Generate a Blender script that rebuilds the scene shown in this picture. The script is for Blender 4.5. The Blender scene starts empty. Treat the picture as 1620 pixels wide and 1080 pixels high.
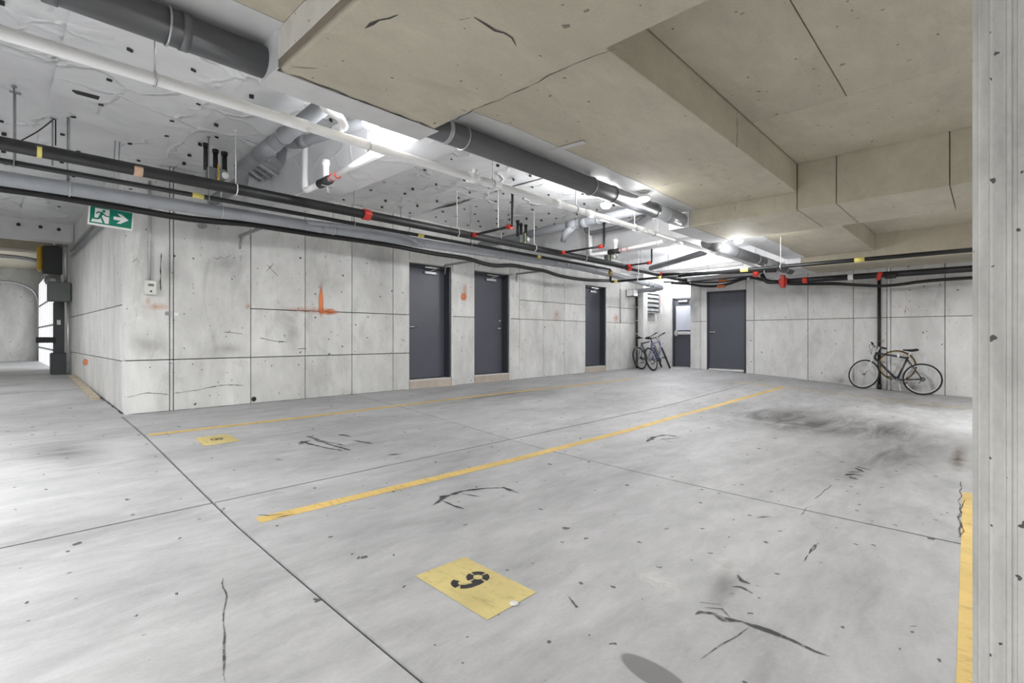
import bpy, math, random
from mathutils import Vector, Matrix, noise
random.seed(7)
S = bpy.context.scene
COL = S.collection
V = Vector
PI = math.pi
EYE = 0.97            # height of the eye over the foot of the door wall; everything is built with z = 0 at the eye, then raised

# ------------------------------------------------------------------ camera, world, exposure
YAW = math.atan2(0.691, 0.723)
cd = bpy.data.cameras.new('camera'); cam = bpy.data.objects.new('camera', cd); COL.objects.link(cam)
cd.sensor_fit = 'HORIZONTAL'; cd.sensor_width = 36.0; cd.lens = 790 / 1620 * 36.0
cd.shift_y = -7 / 1620
cd.clip_start = 0.05; cd.clip_end = 200
cam.location = (0, 0, 0); cam.rotation_euler = (PI / 2, 0, YAW - PI / 2)
S.camera = cam
w = bpy.data.worlds.new('world'); S.world = w; w.use_nodes = True
w.node_tree.nodes['Background'].inputs[0].default_value = (1, 1, 1, 1)
w.node_tree.nodes['Background'].inputs[1].default_value = 0.05
S.view_settings.view_transform = 'Standard'; S.view_settings.look = 'None'
S.view_settings.gamma = 1.0; S.view_settings.use_curve_mapping = False
S.view_settings.exposure = 1.25
LAMP = 62.0           # watts of one ceiling lamp

# ------------------------------------------------------------------ from photograph pixels to places on known planes
FW = V((0.723, 0.691, 0)).normalized(); RT = V((FW.y, -FW.x, 0))
def ray(px, py=533): return FW + RT * ((px - 810) / 790) + V((0, 0, (533 - py) / 790))
def PX(px, py, X): r = ray(px, py); return r * (X / r.x)
def PY(px, py, Y): r = ray(px, py); return r * (Y / r.y)
def PZ(px, py, z): r = ray(px, py); return r * (z / r.z)
def XL(px, Y=7.8): return PY(px, 533, Y).x
def YR(px, X=14.2): return PX(px, 533, X).y

def curve(tab, x):
    n = len(tab)
    if x <= tab[0][0]: return tab[0][1]
    if x >= tab[-1][0]: return tab[-1][1]
    for i in range(n - 1):
        if tab[i][0] <= x <= tab[i + 1][0]: break
    def sl(k):
        if k <= 0 or k >= n - 1: return 0.0
        a = (tab[k][1] - tab[k - 1][1]) / (tab[k][0] - tab[k - 1][0]); b = (tab[k + 1][1] - tab[k][1]) / (tab[k + 1][0] - tab[k][0])
        return 0.0 if a * b <= 0 else 2 * a * b / (a + b)
    h = tab[i + 1][0] - tab[i][0]; t = (x - tab[i][0]) / h
    p, q, m, m2 = tab[i][1], tab[i + 1][1], sl(i) * h, sl(i + 1) * h
    return (2*t**3-3*t**2+1)*p + (t**3-2*t**2+t)*m + (-2*t**3+3*t**2)*q + (t**3-t**2)*m2
TA = [(-7, 1.30), (0, 1.30), (1, 1.295), (2, 1.28), (3.5, 1.235), (4.05, 1.20), (5, 1.13), (6.4, 1.03), (7.8, .97), (10.9, .86), (13.9, .775), (24, .775)]
TB = [(-7, 1.27), (.34, 1.26), (1.09, 1.24), (2.15, 1.175), (3.3, 1.08), (4.78, .98), (5.8, .925), (7.8, .94), (24, .94)]
def FZ(x, y):         # height of the drained, dished floor
    k = min(1.0, max(0.0, (x - 8.0) / 6.2))
    return -((1 - k) * curve(TA, y) + k * curve(TB, y))
def PF(px, py):
    z = -1.1
    for _ in range(40):
        p = PZ(px, py, z); z = 0.5 * z + 0.5 * FZ(p.x, p.y)
    return V((p.x, p.y, FZ(p.x, p.y)))

# ------------------------------------------------------------------ materials
def new_mat(name):
    m = bpy.data.materials.new(name); m.use_nodes = True
    nt = m.node_tree; return m, nt, nt.nodes['Principled BSDF']
def N(nt, t, **kw):
    n = nt.nodes.new(t)
    for k, v in kw.items(): setattr(n, k, v)
    return n
def L(nt, a, b): nt.links.new(a, b)
def noise_n(nt, vec, scale, detail=4, rough=.55, dist=0.0):
    n = N(nt, 'ShaderNodeTexNoise'); L(nt, vec, n.inputs['Vector'])
    n.inputs['Scale'].default_value = scale; n.inputs['Detail'].default_value = detail
    n.inputs['Roughness'].default_value = rough; n.inputs['Distortion'].default_value = dist
    return n.outputs['Fac']
def ramp(nt, fac, stops):
    r = N(nt, 'ShaderNodeValToRGB'); L(nt, fac, r.inputs[0]); e = r.color_ramp.elements
    while len(e) < len(stops): e.new(0.5)
    for i, (p, c) in enumerate(stops):
        e[i].position = p; e[i].color = (c, c, c, 1) if isinstance(c, (int, float)) else (*c, 1)
    return r.outputs[0]
def mixc(nt, fac, a, b, mode='MIX'):
    m = N(nt, 'ShaderNodeMix', data_type='RGBA', blend_type=mode)
    for sock, v in ((m.inputs[0], fac), (m.inputs[6], a), (m.inputs[7], b)):
        if hasattr(v, 'is_linked'): L(nt, v, sock)
        elif isinstance(v, (int, float)): sock.default_value = v
        else: sock.default_value = (*v, 1)
    return m.outputs[2]
def mth(nt, op, a, b=None, c=None):
    m = N(nt, 'ShaderNodeMath', operation=op)
    for i, v in enumerate((a, b, c)):
        if v is None: continue
        if hasattr(v, 'is_linked'): L(nt, v, m.inputs[i])
        else: m.inputs[i].default_value = v
    return m.outputs[0]
def bump(nt, bs, h, strength=.2, dist=.01):
    b = N(nt, 'ShaderNodeBump'); b.inputs['Strength'].default_value = strength; b.inputs['Distance'].default_value = dist
    L(nt, h, b.inputs['Height']); L(nt, b.outputs[0], bs.inputs['Normal'])
def scaled(nt, vec, s):
    m = N(nt, 'ShaderNodeMapping'); L(nt, vec, m.inputs[0]); m.inputs['Scale'].default_value = s; return m.outputs[0]

def concrete(name, col, rough=.75, blotch=.16, pit=.6, streak=(1, 1, 1), pitscale=7, vary=.08, stain=.35, warm=None, flat=False):
    m, nt, bs = new_mat(name)
    pos = N(nt, 'ShaderNodeNewGeometry').outputs['Position']
    sp = scaled(nt, pos, streak)
    a = noise_n(nt, sp, .9, 6, .62, .6); b = noise_n(nt, sp, 4.5, 6, .65, .4); c = noise_n(nt, pos, 60, 3)
    lo = tuple(x * (1 - blotch) for x in col); hi = tuple(min(1, x * (1 + blotch)) for x in col)
    t = mth(nt, 'ADD', mth(nt, 'MULTIPLY', a, .6), mth(nt, 'MULTIPLY', b, .4))
    colr = mixc(nt, ramp(nt, t, [(.34, 0.), (.66, 1.)]), lo, hi)
    # dirt clouds
    d = noise_n(nt, sp, 1.7, 8, .7, 1.2)
    colr = mixc(nt, mth(nt, 'MULTIPLY', ramp(nt, d, [(.56, 0.), (.78, 1.)]), stain), colr, tuple(x * .5 for x in col))
    # pale laitance
    e = noise_n(nt, scaled(nt, sp, (1.3, 1.3, 1.3)), 2.3, 7, .7, 1.5)
    colr = mixc(nt, mth(nt, 'MULTIPLY', ramp(nt, e, [(.58, 0.), (.75, 1.)]), .35), colr, tuple(min(1, x * 1.35) for x in col))
    if warm:
        f = noise_n(nt, sp, .7, 4, .6, .4)
        colr = mixc(nt, mth(nt, 'MULTIPLY', ramp(nt, f, [(.5, 0.), (.72, 1.)]), .5), colr, warm)
    # air holes
    sx = N(nt, 'ShaderNodeSeparateXYZ'); L(nt, pos, sx.inputs[0]); cx_ = N(nt, 'ShaderNodeCombineXYZ')
    if flat: L(nt, sx.outputs[0], cx_.inputs[0]); L(nt, sx.outputs[1], cx_.inputs[1])
    else: L(nt, mth(nt, 'ADD', sx.outputs[0], sx.outputs[1]), cx_.inputs[0]); L(nt, sx.outputs[2], cx_.inputs[1])
    wob = N(nt, 'ShaderNodeTexNoise'); L(nt, pos, wob.inputs['Vector']); wob.inputs['Scale'].default_value = 28
    va = N(nt, 'ShaderNodeVectorMath', operation='MULTIPLY_ADD'); L(nt, wob.outputs['Color'], va.inputs[0]); va.inputs[1].default_value = (.05, .05, 0); L(nt, cx_.outputs[0], va.inputs[2])
    hole = None
    for sc_, rr, th in ((pitscale, .060, .62), (pitscale * 2.3, .075, .74)):
        vo = N(nt, 'ShaderNodeTexVoronoi', voronoi_dimensions='2D'); L(nt, va.outputs[0], vo.inputs['Vector']); vo.inputs['Scale'].default_value = sc_
        r = mth(nt, 'MULTIPLY', ramp(nt, N_sep(nt, vo.outputs['Color']), [(th, 0.), (1., 1.)]), rr)
        h1 = mth(nt, 'LESS_THAN', vo.outputs['Distance'], r)
        hole = h1 if hole is None else mth(nt, 'MAXIMUM', hole, h1)
    hole = mth(nt, 'MULTIPLY', hole, pit)
    colr = mixc(nt, hole, colr, (.03, .03, .03))
    oi = N(nt, 'ShaderNodeObjectInfo').outputs['Random']
    vv = mth(nt, 'ADD', mth(nt, 'MULTIPLY', oi, vary), 1 - vary / 2)
    hsv = N(nt, 'ShaderNodeHueSaturation'); L(nt, colr, hsv.inputs['Color']); L(nt, vv, hsv.inputs['Value'])
    colr = hsv.outputs[0]
    colr = mixc(nt, 0.1, colr, mixc(nt, c, (.0, .0, .0), (1, 1, 1)), 'OVERLAY')
    L(nt, colr, bs.inputs['Base Color']); bs.inputs['Roughness'].default_value = rough
    h = mth(nt, 'SUBTRACT', mth(nt, 'ADD', mth(nt, 'MULTIPLY', b, .5), mth(nt, 'MULTIPLY', c, .08)), hole)
    bump(nt, bs, h, .25, .006)
    return m
def N_sep(nt, c):
    s = N(nt, 'ShaderNodeSeparateColor'); L(nt, c, s.inputs[0]); return s.outputs[0]
def plain(name, col, rough=.5, metal=0., var=.06, scale=6, bstr=0., coat=0., emit=0.):
    m, nt, bs = new_mat(name)
    pos = N(nt, 'ShaderNodeTexCoord').outputs['Object']
    a = noise_n(nt, pos, scale, 4)
    L(nt, mixc(nt, ramp(nt, a, [(.3, 0.), (.7, 1.)]), tuple(x * (1 - var) for x in col), tuple(min(1, x * (1 + var)) for x in col)), bs.inputs['Base Color'])
    L(nt, mth(nt, 'ADD', mth(nt, 'MULTIPLY', a, .15), rough - .07), bs.inputs['Roughness'])
    bs.inputs['Metallic'].default_value = metal
    if coat: bs.inputs['Coat Weight'].default_value = coat
    if bstr: bump(nt, bs, a, bstr, .01)
    if emit:
        bs.inputs['Emission Color'].default_value = (*col, 1); bs.inputs['Emission Strength'].default_value = emit
    return m
def soft_patch(name, col, strength, scale=3.0, edge=.55, rough=.7, hard=.2, cut=.35, stretch=(1, 1, 1)):
    """a thin worn film: fades out towards its own edge and breaks up with noise"""
    m, nt, bs = new_mat(name)
    uv = N(nt, 'ShaderNodeTexCoord').outputs['UV']
    pos = scaled(nt, N(nt, 'ShaderNodeNewGeometry').outputs['Position'], stretch)
    vm = N(nt, 'ShaderNodeVectorMath', operation='DISTANCE'); L(nt, uv, vm.inputs[0]); vm.inputs[1].default_value = (.5, .5, 0)
    d = mth(nt, 'MULTIPLY', vm.outputs['Value'], 2.0)
    fall = ramp(nt, d, [(edge, 1.), (1.0, 0.)])
    n = noise_n(nt, pos, scale, 6, .68, .8)
    a = mth(nt, 'MULTIPLY', fall, ramp(nt, mth(nt, 'ADD', n, mth(nt, 'MULTIPLY', fall, .12)), [(cut, 0.), (cut + hard, 1.)]))
    a = mth(nt, 'MULTIPLY', a, strength)
    bs.inputs['Base Color'].default_value = (*col, 1); bs.inputs['Roughness'].default_value = rough
    L(nt, a, bs.inputs['Alpha'])
    return m
def worn_paint(name, col, holes=.35, scale=9, rough=.6):
    m, nt, bs = new_mat(name)
    pos = N(nt, 'ShaderNodeNewGeometry').outputs['Position']
    n = noise_n(nt, pos, scale, 7, .7, .5); n2 = noise_n(nt, pos, scale * .35, 4)
    n3 = noise_n(nt, scaled(nt, pos, (3, 1, 1)), scale * 1.1, 6, .7, 1.0)
    c1 = mixc(nt, ramp(nt, n2, [(.35, 0.), (.7, 1.)]), tuple(x * .85 for x in col), tuple(min(1, x * 1.1) for x in col))
    L(nt, mixc(nt, mth(nt, 'MULTIPLY', ramp(nt, n3, [(.52, 0.), (.68, 1.)]), .55), c1, tuple(x * .45 for x in col)), bs.inputs['Base Color'])
    bs.inputs['Roughness'].default_value = rough
    L(nt, ramp(nt, n, [(holes - .05, .15), (holes + .05, .93)]), bs.inputs['Alpha'])
    return m

M = {}
M['wall'] = concrete('cast_concrete_wall', (.625, .625, .61), stain=.7, streak=(1, 1, .45), pitscale=4.2, vary=.14, pit=.9, blotch=.22)
M['wallr'] = concrete('cast_concrete_bright', (.66, .657, .65), stain=.55, streak=(1, 1, .5), pitscale=3.6, vary=.12, pit=.9, blotch=.18)
M['floor'] = concrete('trowelled_concrete_floor', (.395, .395, .40), rough=.55, stain=.42, streak=(.6, 1.5, 1), pitscale=2.6, vary=.05, pit=.85, blotch=.28, flat=True)
M['tan'] = concrete('cast_concrete_soffit', (.525, .485, .385), stain=.45, streak=(.55, 1.2, 1), pitscale=3.4, vary=.06, pit=.6, warm=(.50, .44, .34), blotch=.16, flat=True)
M['column'] = concrete('cast_concrete_column', (.37, .368, .355), stain=.65, streak=(2.2, 2.2, 1.0), pitscale=6, pit=.9, blotch=.3)
M['kerb'] = concrete('rough_tan_concrete', (.46, .40, .34), stain=.6, pitscale=14, vary=.1)
M['joint'] = plain('dark_joint', (.035, .034, .032), .9)
def foil(name, col, k):
    m, nt, bs = new_mat(name); pos = N(nt, 'ShaderNodeNewGeometry').outputs['Position']
    wn = N(nt, 'ShaderNodeTexNoise'); L(nt, pos, wn.inputs['Vector']); wn.inputs['Scale'].default_value = 1.4; wn.inputs['Detail'].default_value = 3
    va = N(nt, 'ShaderNodeVectorMath', operation='MULTIPLY_ADD'); L(nt, wn.outputs['Color'], va.inputs[0]); va.inputs[1].default_value = (.9, .9, .9); L(nt, pos, va.inputs[2])
    vo = N(nt, 'ShaderNodeTexVoronoi', feature='DISTANCE_TO_EDGE'); L(nt, va.outputs[0], vo.inputs['Vector']); vo.inputs['Scale'].default_value = 1.5
    gate = ramp(nt, noise_n(nt, pos, 1.9, 2), [(.42, 0.), (.6, 1.)])
    cr = mth(nt, 'MULTIPLY', ramp(nt, vo.outputs['Distance'], [(0., 1.), (.06, 0.)]), gate)
    big = noise_n(nt, pos, 2.2, 3, .5, .8)
    bs.inputs['Base Color'].default_value = (*col, 1)
    L(nt, mixc(nt, mth(nt, 'MULTIPLY', ramp(nt, big, [(.4, 0.), (.65, 1.)]), .25), col, tuple(x * .8 for x in col)), bs.inputs['Base Color'])
    bs.inputs['Roughness'].default_value = .36; bs.inputs['Metallic'].default_value = .25
    bump(nt, bs, mth(nt, 'ADD', mth(nt, 'MULTIPLY', cr, 1.0), mth(nt, 'MULTIPLY', big, .9)), k, .05)
    return m
M['foil'] = foil('white_foil_facing', (.74, .745, .755), .5)
M['foil2'] = foil('white_foil_wrap', (.80, .805, .82), .2)
M['flash'] = plain('grey_foil_tape', (.60, .60, .60), .45, 0., .06, 5, .3)
M['pin'] = plain('black_insulation_pin', (.02, .02, .02), .6)
M['pvcw'] = plain('white_pvc', (.88, .88, .88), .35, 0, .03)
M['pvcg'] = plain('grey_pvc', (.33, .345, .37), .35, 0, .06)
M['duct'] = plain('dark_grey_pvc', (.125, .128, .135), .33, 0, .1, 2)
M['ducts'] = plain('light_grey_sleeve', (.42, .43, .45), .3, 0, .05, 2)
M['black'] = plain('black_steel', (.011, .0115, .0125), .45, .0, .5, 5)
M['cable'] = plain('black_cable', (.008, .008, .008), .5)
M['red'] = plain('red_fitting', (.55, .035, .02), .45)
M['brass'] = plain('brass_valve', (.33, .24, .09), .4, .6, .2)
M['ytag'] = plain('yellow_label', (.75, .66, .18), .6)
M['galv'] = plain('galvanised_steel', (.52, .53, .54), .35, .7, .12)
M['galvd'] = plain('dull_galvanised_steel', (.30, .31, .32), .45, .5, .2)
M['door'] = plain('slate_door_paint', (.080, .084, .105), .38, 0, .05, 3)
M['doorf'] = plain('dark_frame_paint', (.045, .048, .058), .4, 0, .05)
M['door_lit'] = plain('door_paint_lit_tone', (.48, .50, .57), .35, 0, .03)  # door colour lightened to stand for light falling on the leaf
M['chrome'] = plain('satin_chrome', (.78, .78, .78), .22, .9, .04)
M['alum'] = plain('aluminium_sill', (.70, .70, .69), .35, .3, .05)
M['drain'] = plain('mid_grey_pvc', (.19, .198, .21), .35, 0, .08)
M['white'] = plain('white_plastic', (.78, .78, .76), .45)
M['ivory'] = plain('off_white_plastic', (.68, .68, .64), .5)
M['greybox'] = plain('grey_steel_box', (.13, .145, .14), .5)
M['post'] = plain('dark_grey_post', (.06, .065, .068), .5)
M['yellowbox'] = plain('amber_yellow_paint', (.68, .40, .04), .5)
M['wood'] = plain('weathered_timber', (.44, .38, .29), .8, 0, .25, 12)
M['rubber'] = plain('tyre_rubber', (.018, .018, .018), .7)
M['bikeblk'] = plain('black_bike_paint', (.02, .019, .024), .3, 0, .3, 8, 0, .4)
M['silver'] = plain('silver_bike_paint', (.70, .70, .72), .3, .3)
M['blue'] = plain('blue_grey_bike_paint', (.16, .17, .30), .3)
M['gum'] = plain('gum_brown_tyre_wall', (.36, .21, .05), .6)
M['ypaint'] = worn_paint('worn_yellow_line_paint', (.72, .51, .17), .30, 7)
M['ypatch'] = worn_paint('worn_yellow_patch_paint', (.64, .53, .22), .335, 8)
M['kpaint'] = plain('black_stencil_paint', (.018, .018, .022), .6)
M['green'] = plain('green_sign_face', (.0, .19, .125), .35)
M['lens'] = plain('lit_lamp_lens', (1, 1, 1), .4, emit=9.0)
M['pane'] = plain('daylit_translucent_pane', (.93, .96, 1.0), .4, emit=.75)
M['scuff'] = soft_patch('black_tyre_scuff', (.045, .045, .045), .9, 16, .25, cut=.40, hard=.25)
M['grime'] = soft_patch('dark_floor_grime', (.10, .095, .09), .58, 1.6, .0, cut=.36, hard=.42, stretch=(.5, 1.8, 1))
M['rust'] = soft_patch('brown_floor_stain', (.16, .10, .055), .75, 5, .0, cut=.4, hard=.3)
M['damp'] = soft_patch('grey_damp_patch', (.22, .22, .22), .6, 3, .85, cut=.2, hard=.2)
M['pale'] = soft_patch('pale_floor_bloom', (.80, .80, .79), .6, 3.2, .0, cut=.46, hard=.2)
M['orange'] = soft_patch('orange_marking_spray', (.85, .24, .07), .95, 14, .35, cut=.25, hard=.3)
M['orangef'] = soft_patch('faint_orange_spray', (.80, .33, .17), .5, 9, .0, cut=.35, hard=.3)
M['crayon'] = soft_patch('black_crayon_mark', (.05, .05, .05), .85, 30, .95, cut=.3, hard=.2)
M['wallgrime'] = soft_patch('dark_wall_stain', (.17, .165, .15), .34, 2.6, .0, cut=.36, hard=.4)

# ------------------------------------------------------------------ mesh building
class MB:
    def __init__(s): s.v = []; s.f = []; s.sm = []; s.uv = {}
    def add(s, vs, fs, smooth=False):
        o = len(s.v); s.v += [tuple(p) for p in vs]
        for f in fs: s.f.append(tuple(i + o for i in f)); s.sm.append(smooth)
        return s
    def box(s, x0, x1, y0, y1, z0, z1, m=None):
        vs = [V((x, y, z)) for z in (z0, z1) for y in (y0, y1) for x in (x0, x1)]
        if m: vs = [m @ p for p in vs]
        return s.add(vs, [(0, 2, 3, 1), (4, 5, 7, 6), (0, 1, 5, 4), (2, 6, 7, 3), (0, 4, 6, 2), (1, 3, 7, 5)])
    def bbox(s, x0, x1, y0, y1, z0, z1, b, m=None):      # box with bevelled edges
        P = []; idx = {}
        for X, sx in ((x0, -1), (x1, 1)):
            for Y, sy in ((y0, -1), (y1, 1)):
                for Z, sz in ((z0, -1), (z1, 1)):
                    for ax in range(3):
                        p = [X - sx * b, Y - sy * b, Z - sz * b]
                        p[ax] = (X, Y, Z)[ax]
                        idx[(sx, sy, sz, ax)] = len(P); P.append(V(p))
        F = []
        for ax in range(3):
            o = [a for a in range(3) if a != ax]
            for sg in (-1, 1):
                q = []
                for a, c in ((-1, -1), (1, -1), (1, 1), (-1, 1)):
                    k = [0, 0, 0]; k[ax] = sg; k[o[0]] = a; k[o[1]] = c; q.append(idx[(*k, ax)])
                F.append(tuple(q if (sg > 0) == (ax != 1) else q[::-1]))
            for a in (-1, 1):
                for c in (-1, 1):
                    k0 = [0, 0, 0]; k1 = [0, 0, 0]; k0[ax] = -1; k1[ax] = 1
                    for k in (k0, k1): k[o[0]] = a; k[o[1]] = c
                    q = [idx[(*k0, o[0])], idx[(*k1, o[0])], idx[(*k1, o[1])], idx[(*k0, o[1])]]
                    F.append(tuple(q))
        for sx in (-1, 1):
            for sy in (-1, 1):
                for sz in (-1, 1): F.append((idx[(sx, sy, sz, 0)], idx[(sx, sy, sz, 1)], idx[(sx, sy, sz, 2)]))
        if m: P = [m @ p for p in P]
        return s.add(P, F)
    def tube(s, pts, r, seg=12, closed=False, caps=True):
        pts = [V(p) for p in pts]; n = len(pts); rs = r if isinstance(r, (list, tuple)) else [r] * n
        t = []
        for i in range(n):
            a = pts[(i - 1) % n] if (i > 0 or closed) else pts[i]; b = pts[(i + 1) % n] if (i < n - 1 or closed) else pts[i]
            t.append((b - a).normalized())
        up = V((0, 0, 1)) if abs(t[0].z) < .9 else V((1, 0, 0))
        nr = (up - t[0] * up.dot(t[0])).normalized(); vs = []
        for i in range(n):
            if i: nr = (nr - t[i] * nr.dot(t[i])).normalized()
            bi = t[i].cross(nr)
            for k in range(seg):
                a = 2 * PI * k / seg; vs.append(pts[i] + (nr * math.cos(a) + bi * math.sin(a)) * rs[i])
        fs = []
        for i in range(n if closed else n - 1):
            j = (i + 1) % n
            for k in range(seg):
                k2 = (k + 1) % seg; fs.append((i * seg + k, i * seg + k2, j * seg + k2, j * seg + k))
        s.add(vs, fs, True)
        if caps and not closed:
            o = len(s.v) - len(vs)
            s.f.append(tuple(o + k for k in range(seg))[::-1]); s.sm.append(False)
            s.f.append(tuple(o + (n - 1) * seg + k for k in range(seg))); s.sm.append(False)
        return s
    def torus(s, c, axis, R, r, seg=40, rs=8):
        axis = V(axis).normalized(); u = axis.orthogonal().normalized(); v_ = axis.cross(u)
        return s.tube([V(c) + (u * math.cos(2*PI*k/seg) + v_ * math.sin(2*PI*k/seg)) * R for k in range(seg)], r, rs, True)
    def prism(s, poly, d):         # poly: list of 3-D points, extruded along d
        n = len(poly); d = V(d); vs = [V(p) for p in poly] + [V(p) + d for p in poly]
        return s.add(vs, [tuple(range(n))[::-1], tuple(range(n, 2 * n))] + [(i, (i + 1) % n, n + (i + 1) % n, n + i) for i in range(n)])
    def lathe(s, prof, c, axis, seg=20):    # prof: (distance along axis, radius)
        axis = V(axis).normalized()
        return s.tube([V(c) + axis * a for a, _ in prof], [max(b, .0005) for _, b in prof], seg)
    def flat(s, q4, nu=1, nv=1, fn=None):   # a grid over four corners, with uv 0..1
        a, b, c, d = [V(p) for p in q4]; o = len(s.v)
        for j in range(nv + 1):
            for i in range(nu + 1):
                u, v_ = i / nu, j / nv
                p = (a * (1 - u) + b * u) * (1 - v_) + (d * (1 - u) + c * u) * v_
                if fn: p = fn(p)
                s.uv[len(s.v)] = (u, v_); s.v.append(tuple(p))
        for j in range(nv):
            for i in range(nu):
                k = o + j * (nu + 1) + i; s.f.append((k, k + 1, k + nu + 2, k + nu + 1)); s.sm.append(True)
        return s
    def build(s, name, mat, parent=None, label=None):
        me = bpy.data.meshes.new(name); me.from_pydata(s.v, [], s.f); me.update()
        me.polygons.foreach_set('use_smooth', s.sm)
        if s.uv:
            l = me.uv_layers.new(name='UVMap')
            for li, lp in enumerate(me.loops): l.data[li].uv = s.uv.get(lp.vertex_index, (.5, .5))
        me.materials.append(M[mat] if isinstance(mat, str) else mat)
        o = bpy.data.objects.new(name, me); COL.objects.link(o)
        if parent:
            o.parent = parent
            # parents may be placed away from the origin: mesh data are then local to them
        if label: o['label'] = label
        return o
def thing(name, label, cat, group=None, loc=(0, 0, 0), rot=(0, 0, 0)):
    o = bpy.data.objects.new(name, None); COL.objects.link(o); o.location = loc; o.rotation_euler = rot
    o.empty_display_size = .1
    o['label'] = label; o['category'] = cat
    if group: o['group'] = group
    return o
def tag(o, label, cat, group=None):
    o['label'] = label; o['category'] = cat
    if group: o['group'] = group
    return o
def struct(o, label): o['kind'] = 'structure'; o['label'] = label; return o
def box(x0, x1, y0, y1, z0, z1): return MB().box(x0, x1, y0, y1, z0, z1)
def fillet(pts, rad, n=5):
    pts = [V(p) for p in pts]; out = [pts[0]]
    for i in range(1, len(pts) - 1):
        a = (pts[i - 1] - pts[i]); b = (pts[i + 1] - pts[i]); r = min(rad, a.length * .45, b.length * .45)
        p, q = pts[i] + a.normalized() * r, pts[i] + b.normalized() * r
        for k in range(n + 1):
            t = k / n; out.append(p * (1 - t) ** 2 + pts[i] * 2 * t * (1 - t) + q * t * t)
    return out + [pts[-1]]

# ================================================================== FLOOR
def grid_slab(x0, x1, y0, y1, dz=0.0):
    nx = max(2, int((x1 - x0) / .35)); ny = max(2, int((y1 - y0) / .25))
    b = MB(); b.flat([(x0, y0, 0), (x1, y0, 0), (x1, y1, 0), (x0, y1, 0)], nx, ny, lambda p: V((p.x, p.y, FZ(p.x, p.y) + dz)))
    rim = [i for i in range(nx + 1)] + [(j) * (nx + 1) + nx for j in range(1, ny + 1)] + [ny * (nx + 1) + i for i in range(nx - 1, -1, -1)] + [j * (nx + 1) for j in range(ny - 1, 0, -1)]
    o = len(b.v)
    n = len(rim)
    for d_ in (0, -.05):
        for i in rim: x, y, z = b.v[i]; b.v.append((x, y, z + d_))
    for k in range(n):
        k2 = (k + 1) % n; b.f.append((o + k2, o + k, o + n + k, o + n + k2)); b.sm.append(False)
    return b
sub = MB()
sub.flat([(-8, -7, 0), (15.4, -7, 0), (15.4, 8.0, 0), (-8, 8.0, 0)], 40, 40, lambda p: V((p.x, p.y, FZ(p.x, p.y) - .046)))
sub.flat([(-8, 8.0, 0), (1.4, 8.0, 0), (1.4, 23, 0), (-8, 23, 0)], 14, 40, lambda p: V((p.x, p.y, FZ(p.x, p.y) - .046)))
sub.flat([(1.4, 15.8, 0), (6, 15.8, 0), (6, 23, 0), (1.4, 23, 0)], 8, 10, lambda p: V((p.x, p.y, FZ(p.x, p.y) - .046)))
floor = struct(sub.build('floor', 'joint'), 'grey trowelled concrete garage floor with dark saw-cut joints')
G = .010
XJ, XK, YJ, YK = 1.12, 4.22, 4.06, 7.68
for x0, x1, y0, y1 in [(-8, XJ, -7, YJ), (XJ, XK, -7, YJ), (XK, 15.4, -7, YJ), (-8, XJ, YJ, YK), (XJ, XK, YJ, 8.0), (XK, 15.4, YJ, 8.0),
                       (-8, 1.4, YK, 10.9), (-8, 1.4, 10.9, 16), (-8, 6, 16, 23)]:
    grid_slab(x0 + G, x1 - G, y0 + G, y1 - G).build('slab', 'floor', floor)

def drape(p, dz=.0015): return V((p.x, p.y, FZ(p.x, p.y) + dz))
def floor_strip(pts, widths, mat, name, dz=.0016, label=None, parent=None, rub=False):
    """a painted or rubbed strip lying on the floor; pts are floor points"""
    P = []; W = []
    n = len(pts); widths = widths if isinstance(widths, (list, tuple)) else [widths] * n
    for i in range(n - 1):
        k = max(1, int((pts[i + 1] - pts[i]).length / (.05 if rub else .25)))
        for j in range(k): t = j / k; P.append(pts[i].lerp(pts[i + 1], t)); W.append(widths[i] * (1 - t) + widths[i + 1] * t)
    P.append(pts[-1]); W.append(widths[-1]); b = MB(); n = len(P)
    if rub:
        sd = random.random() * 50
        for i in range(n):
            t = i / (n - 1); W[i] *= (.35 + 1.3 * abs(noise.noise(V((i * .55 + sd, 0, 0)))) + .3 * random.random()) * (1.15 if 0 < i < n - 1 else .25)
            P[i] = P[i] + V((noise.noise(V((i * .35, sd, 1))), noise.noise(V((i * .35, sd, 7))), 0)) * (.018 if 0 < i < n - 1 else 0)
    for i in range(n):
        d = P[min(i + 1, n - 1)] - P[max(i - 1, 0)]; s_ = V((-d.y, d.x, 0)).normalized() * (W[i] / 2)
        for sg, v_ in ((1, 0), (-1, 1)):
            q = drape(P[i] + s_ * sg, dz); b.uv[len(b.v)] = (.5, v_ * .6 + .2); b.v.append(tuple(q))
    for i in range(n - 1): b.f.append((2 * i, 2 * i + 1, 2 * i + 3, 2 * i + 2)); b.sm.append(True)
    return b.build(name, mat, parent or floor, label)
floor_strip([PF(235, 688), PF(480, 660), PF(700, 633), PF(860, 614.5), PF(1005, 598.5)], .10, 'ypaint', 'stall_line', label='far yellow stall line running beside the door wall')
floor_strip([PF(408, 823), PF(620, 773), PF(820, 725.5), PF(1000, 679), PF(1083, 655), PF(1240, 612)], .11, 'ypaint', 'stall_line', label='near yellow stall line between bays 8 and 9')
floor_strip([PF(1160, 604), PF(1240, 611.7), PF(1367, 627), PF(1533, 646)], .10, worn_paint('faded_yellow_paint', (.62, .50, .27), .36, 5), 'stall_line', label='faded yellow line across the bay ends')
floor_strip([PF(1535, 780), PF(1537, 860), PF(1539, 960), PF(1541, 1080), PF(1541, 1080) - V((.8, 0, 0))], .10, 'ypaint', 'stall_line', label='yellow stall line passing behind the column')

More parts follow.
